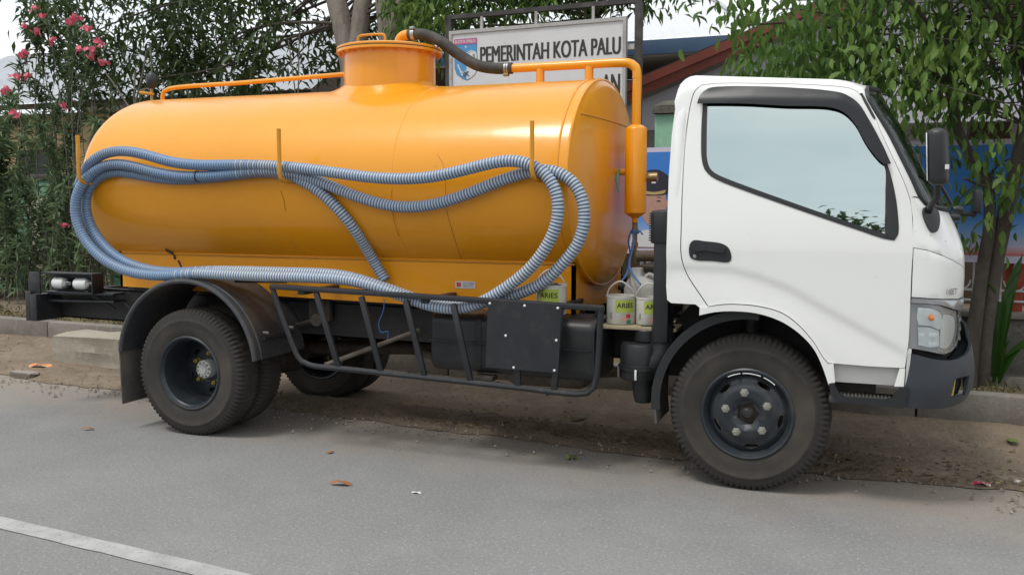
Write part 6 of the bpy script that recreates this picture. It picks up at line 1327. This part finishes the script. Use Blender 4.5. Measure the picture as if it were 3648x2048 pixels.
C3 += [(.98, 1.6, 1.50), (1.15, 1.65, 1.38), (1.25, 1.7, 1.60), (1.45, 1.7, 1.55), (1.55, 1.65, 1.70), (1.62, 1.75, 1.45), (1.0, 1.75, 1.25), (.97, 1.7, 1.12), (1.72, 1.6, 1.6), (1.3, 1.6, 1.82), (1.05, 1.6, 1.75)]
C3 = np.array(C3); nl = 64; n = len(C3) * nl
P3, D3, L3, W3 = whorls(C3, nl, .165, 1.05, .065, .12, .40, .38)
few = np.repeat(C3[:, 2] < 1.9, nl) & (RNG.random(n) < .58); P3, D3, L3, W3 = P3[~few], D3[~few], L3[~few], W3[~few]
mk = split_near(P3, D3, L3, W3, 290)
leaf_cloud('crown', 'leaf_mid', RT_, P3[~mk], D3[~mk], L3[~mk], W3[~mk], T_OVAL); single_leaves(RT_, 'leaf_mid', P3[mk], D3[mk], L3[mk], W3[mk])
lb = MB()
for i in range(0, len(C3), 3):
    a = [(1.03, 2.05, 2.8), (1.6, 2.0, 2.6), (.4, 1.75, 2.68), (1.07, 2.0, 2.25), (1.56, 1.95, 2.0)][i % 5] if C3[i][2] > 1.9 else (1.35, 1.95, 1.65); limb(lb, a, C3[i], .008, .0022, .5)
lb.obj('twigs', 'bark_dark', RT_, smooth=60)
# ------------------------------------------------------------------ broad-bladed plant at the foot of the tree
BP = empty('spider_lily_plant', (1.46, 2.12, .12), 'clump of long strap shaped green leaves at the foot of the tree', 'plant')
for (dx, dy, hz, ln, wd) in ((-.02, .02, .85, .16, .075), (.16, -.05, .86, .30, .095), (.10, -.02, .70, .25, .09), (.02, .0, .62, .2, .08), (.30, -.05, .42, .40, .09), (.28, -.1, .30, .38, .07), (.10, -.12, .10, .25, .05), (-.06, -.06, .45, .2, .06), (.05, -.1, .35, .2, .06), (.14, .05, .95, .22, .08)):
    b = Vector((1.46 + RNG.normal(0, .03), 2.12 + RNG.normal(0, .03), .12)); e = b + Vector((dx, dy, hz)); mid = b + Vector((dx * .2, dy * .2, hz * .75)); mb = MB(); V = []; n = 10
    sd_ = Vector((dy, -dx, 0)); sd_ = (sd_.normalized() if sd_.length > .01 else Vector((1, 0, 0))) * .6 + Vector((.7, 0, .25)); sd_.normalize()
    for k in range(n + 1):
        t = k / n; p = (1 - t) ** 2 * b + 2 * t * (1 - t) * mid + t * t * e; w_ = wd * math.sin(math.pi * (.12 + .88 * t) ** 1.0) ** .8 * .6 if t < 1 else .001
        V += [p - sd_ * w_, p + Vector((0, .008, -.008)), p + sd_ * w_]
    mb.add(V, [(k * 3 + j, (k + 1) * 3 + j, (k + 1) * 3 + j + 1, k * 3 + j + 1) for k in range(n) for j in range(2)]).obj('leaf', 'leaf_blade', BP, smooth=60, recalc=False)
# ------------------------------------------------------------------ grass on the planted strip
n = 9000; a = RNG.uniform(-12, 5, n); b = RNG.uniform(1.42, 2.5, n); keep = (np.sin(a * 2.1) + np.sin(a * 5.3 + b * 4) + RNG.normal(0, .8, n)) > -.2; a, b = a[keep], b[keep]; n = len(a)
PG = np.array([RF(x, y, .09) for x, y in zip(a, b)]); DG = np.stack([RNG.normal(0, .5, n), RNG.normal(0, .5, n), np.ones(n)], 1); LG = RNG.uniform(.03, .10, n)
gh = bpy.data.objects.new('tmp_root', None); ORG['tmp_root'] = Vector((0, 0, 0)); COL.objects.link(gh)
gr = leaf_cloud('grass', 'grass_blade', gh, PG, DG, LG, LG * .09); gr.parent = None; bpy.data.objects.remove(gh); gr['label'] = 'short dry grass on the strip behind the kerb'

# ================================================================== THE OTHER SIDE OF THE STREET (seen only in the glass and the paint)
def street_house(x, y, wd, wm, rm, label):
    h = empty('street_house', (x, y, 0), label, 'house')
    MB().box((x, y, 1.45), (wd, 6, 3.1), .02).obj('wall', wm, h)
    ov = wd / 2 + .6
    for s in (1, -1):
        mb = MB(); corrugated(mb, (x - ov, y + s * 3.7, 2.75), (x + ov, y + s * 3.7, 2.75), (x - ov, y, 4.5), (x + ov, y, 4.5), .2, .015); mb.obj('roof', rm, h, smooth=60, recalc=False)
    MB().box((x - wd * .28, y + 3.03, 1.1), (.95, .06, 2.1), .01).obj('door', 'timber', h)
    for k in (.02, .30):
        wn = MB().box((x + wd * k, y + 3.03, 1.5), (1.2, .06, 1.2), .01).obj('window_frame', 'lilac_wall', h); MB().box((x + wd * k, y + 3.06, 1.5), (1.05, .03, 1.05), 0).obj('pane', 'black_gloss', wn, smooth=None)
street_house(-7.5, -19, 9, 'ochre_wall', 'roof_zinc', 'ochre house with zinc roof across the road behind the viewer, on the left')
street_house(6.0, -20, 8, 'lilac_wall', 'fascia_red', 'pale house with red brown roof across the road behind the viewer, on the right')
for (x, y, hh, lb_) in ((-14.5, -16, 5.2, 'round roadside tree across the road, left of the ochre house'), (-.6, -17, 4.6, 'round roadside tree across the road between the two houses'), (12.5, -16.5, 5.4, 'round roadside tree across the road, right of the pale house')):
    t = empty('street_tree', (x, y, 0), lb_, 'tree'); mb = MB(); stem(mb, [(x, y, -.1), (x + .05, y, 1.2), (x - .05, y + .1, hh * .55)], [.16, .13, .08]); mb.obj('trunk', 'bark_dark', t, smooth=60)
    c = RNG.normal(0, 1, (60, 3)); c = c / np.linalg.norm(c, axis=1, keepdims=True) * RNG.uniform(.3, 1, (60, 1)) ** .5 * np.array([2.0, 1.8, hh * .32]) + np.array([x, y, hh * .68]); p_, d_, l_, w_ = whorls(c, 40, .3, .4, .2, .36, .4); leaf_cloud('crown', 'leaf_dark', t, p_, d_, l_, w_)
hd = empty('street_hedge', (0, -14.2, 0), 'long clipped hedge along the far side of the road behind the viewer', 'hedge')
c = np.stack([RNG.uniform(-20, 20, 420), RNG.uniform(-14.6, -13.8, 420), RNG.uniform(.1, 1.15, 420)], 1); p_, d_, l_, w_ = whorls(c, 26, .16, .1, .10, .2, .45); leaf_cloud('foliage', 'leaf_dark', hd, p_, d_, l_, w_)
MB().box((0, -14.2, .5), (39.5, .5, .95), .1).obj('twig_core', 'bark_dark', hd)
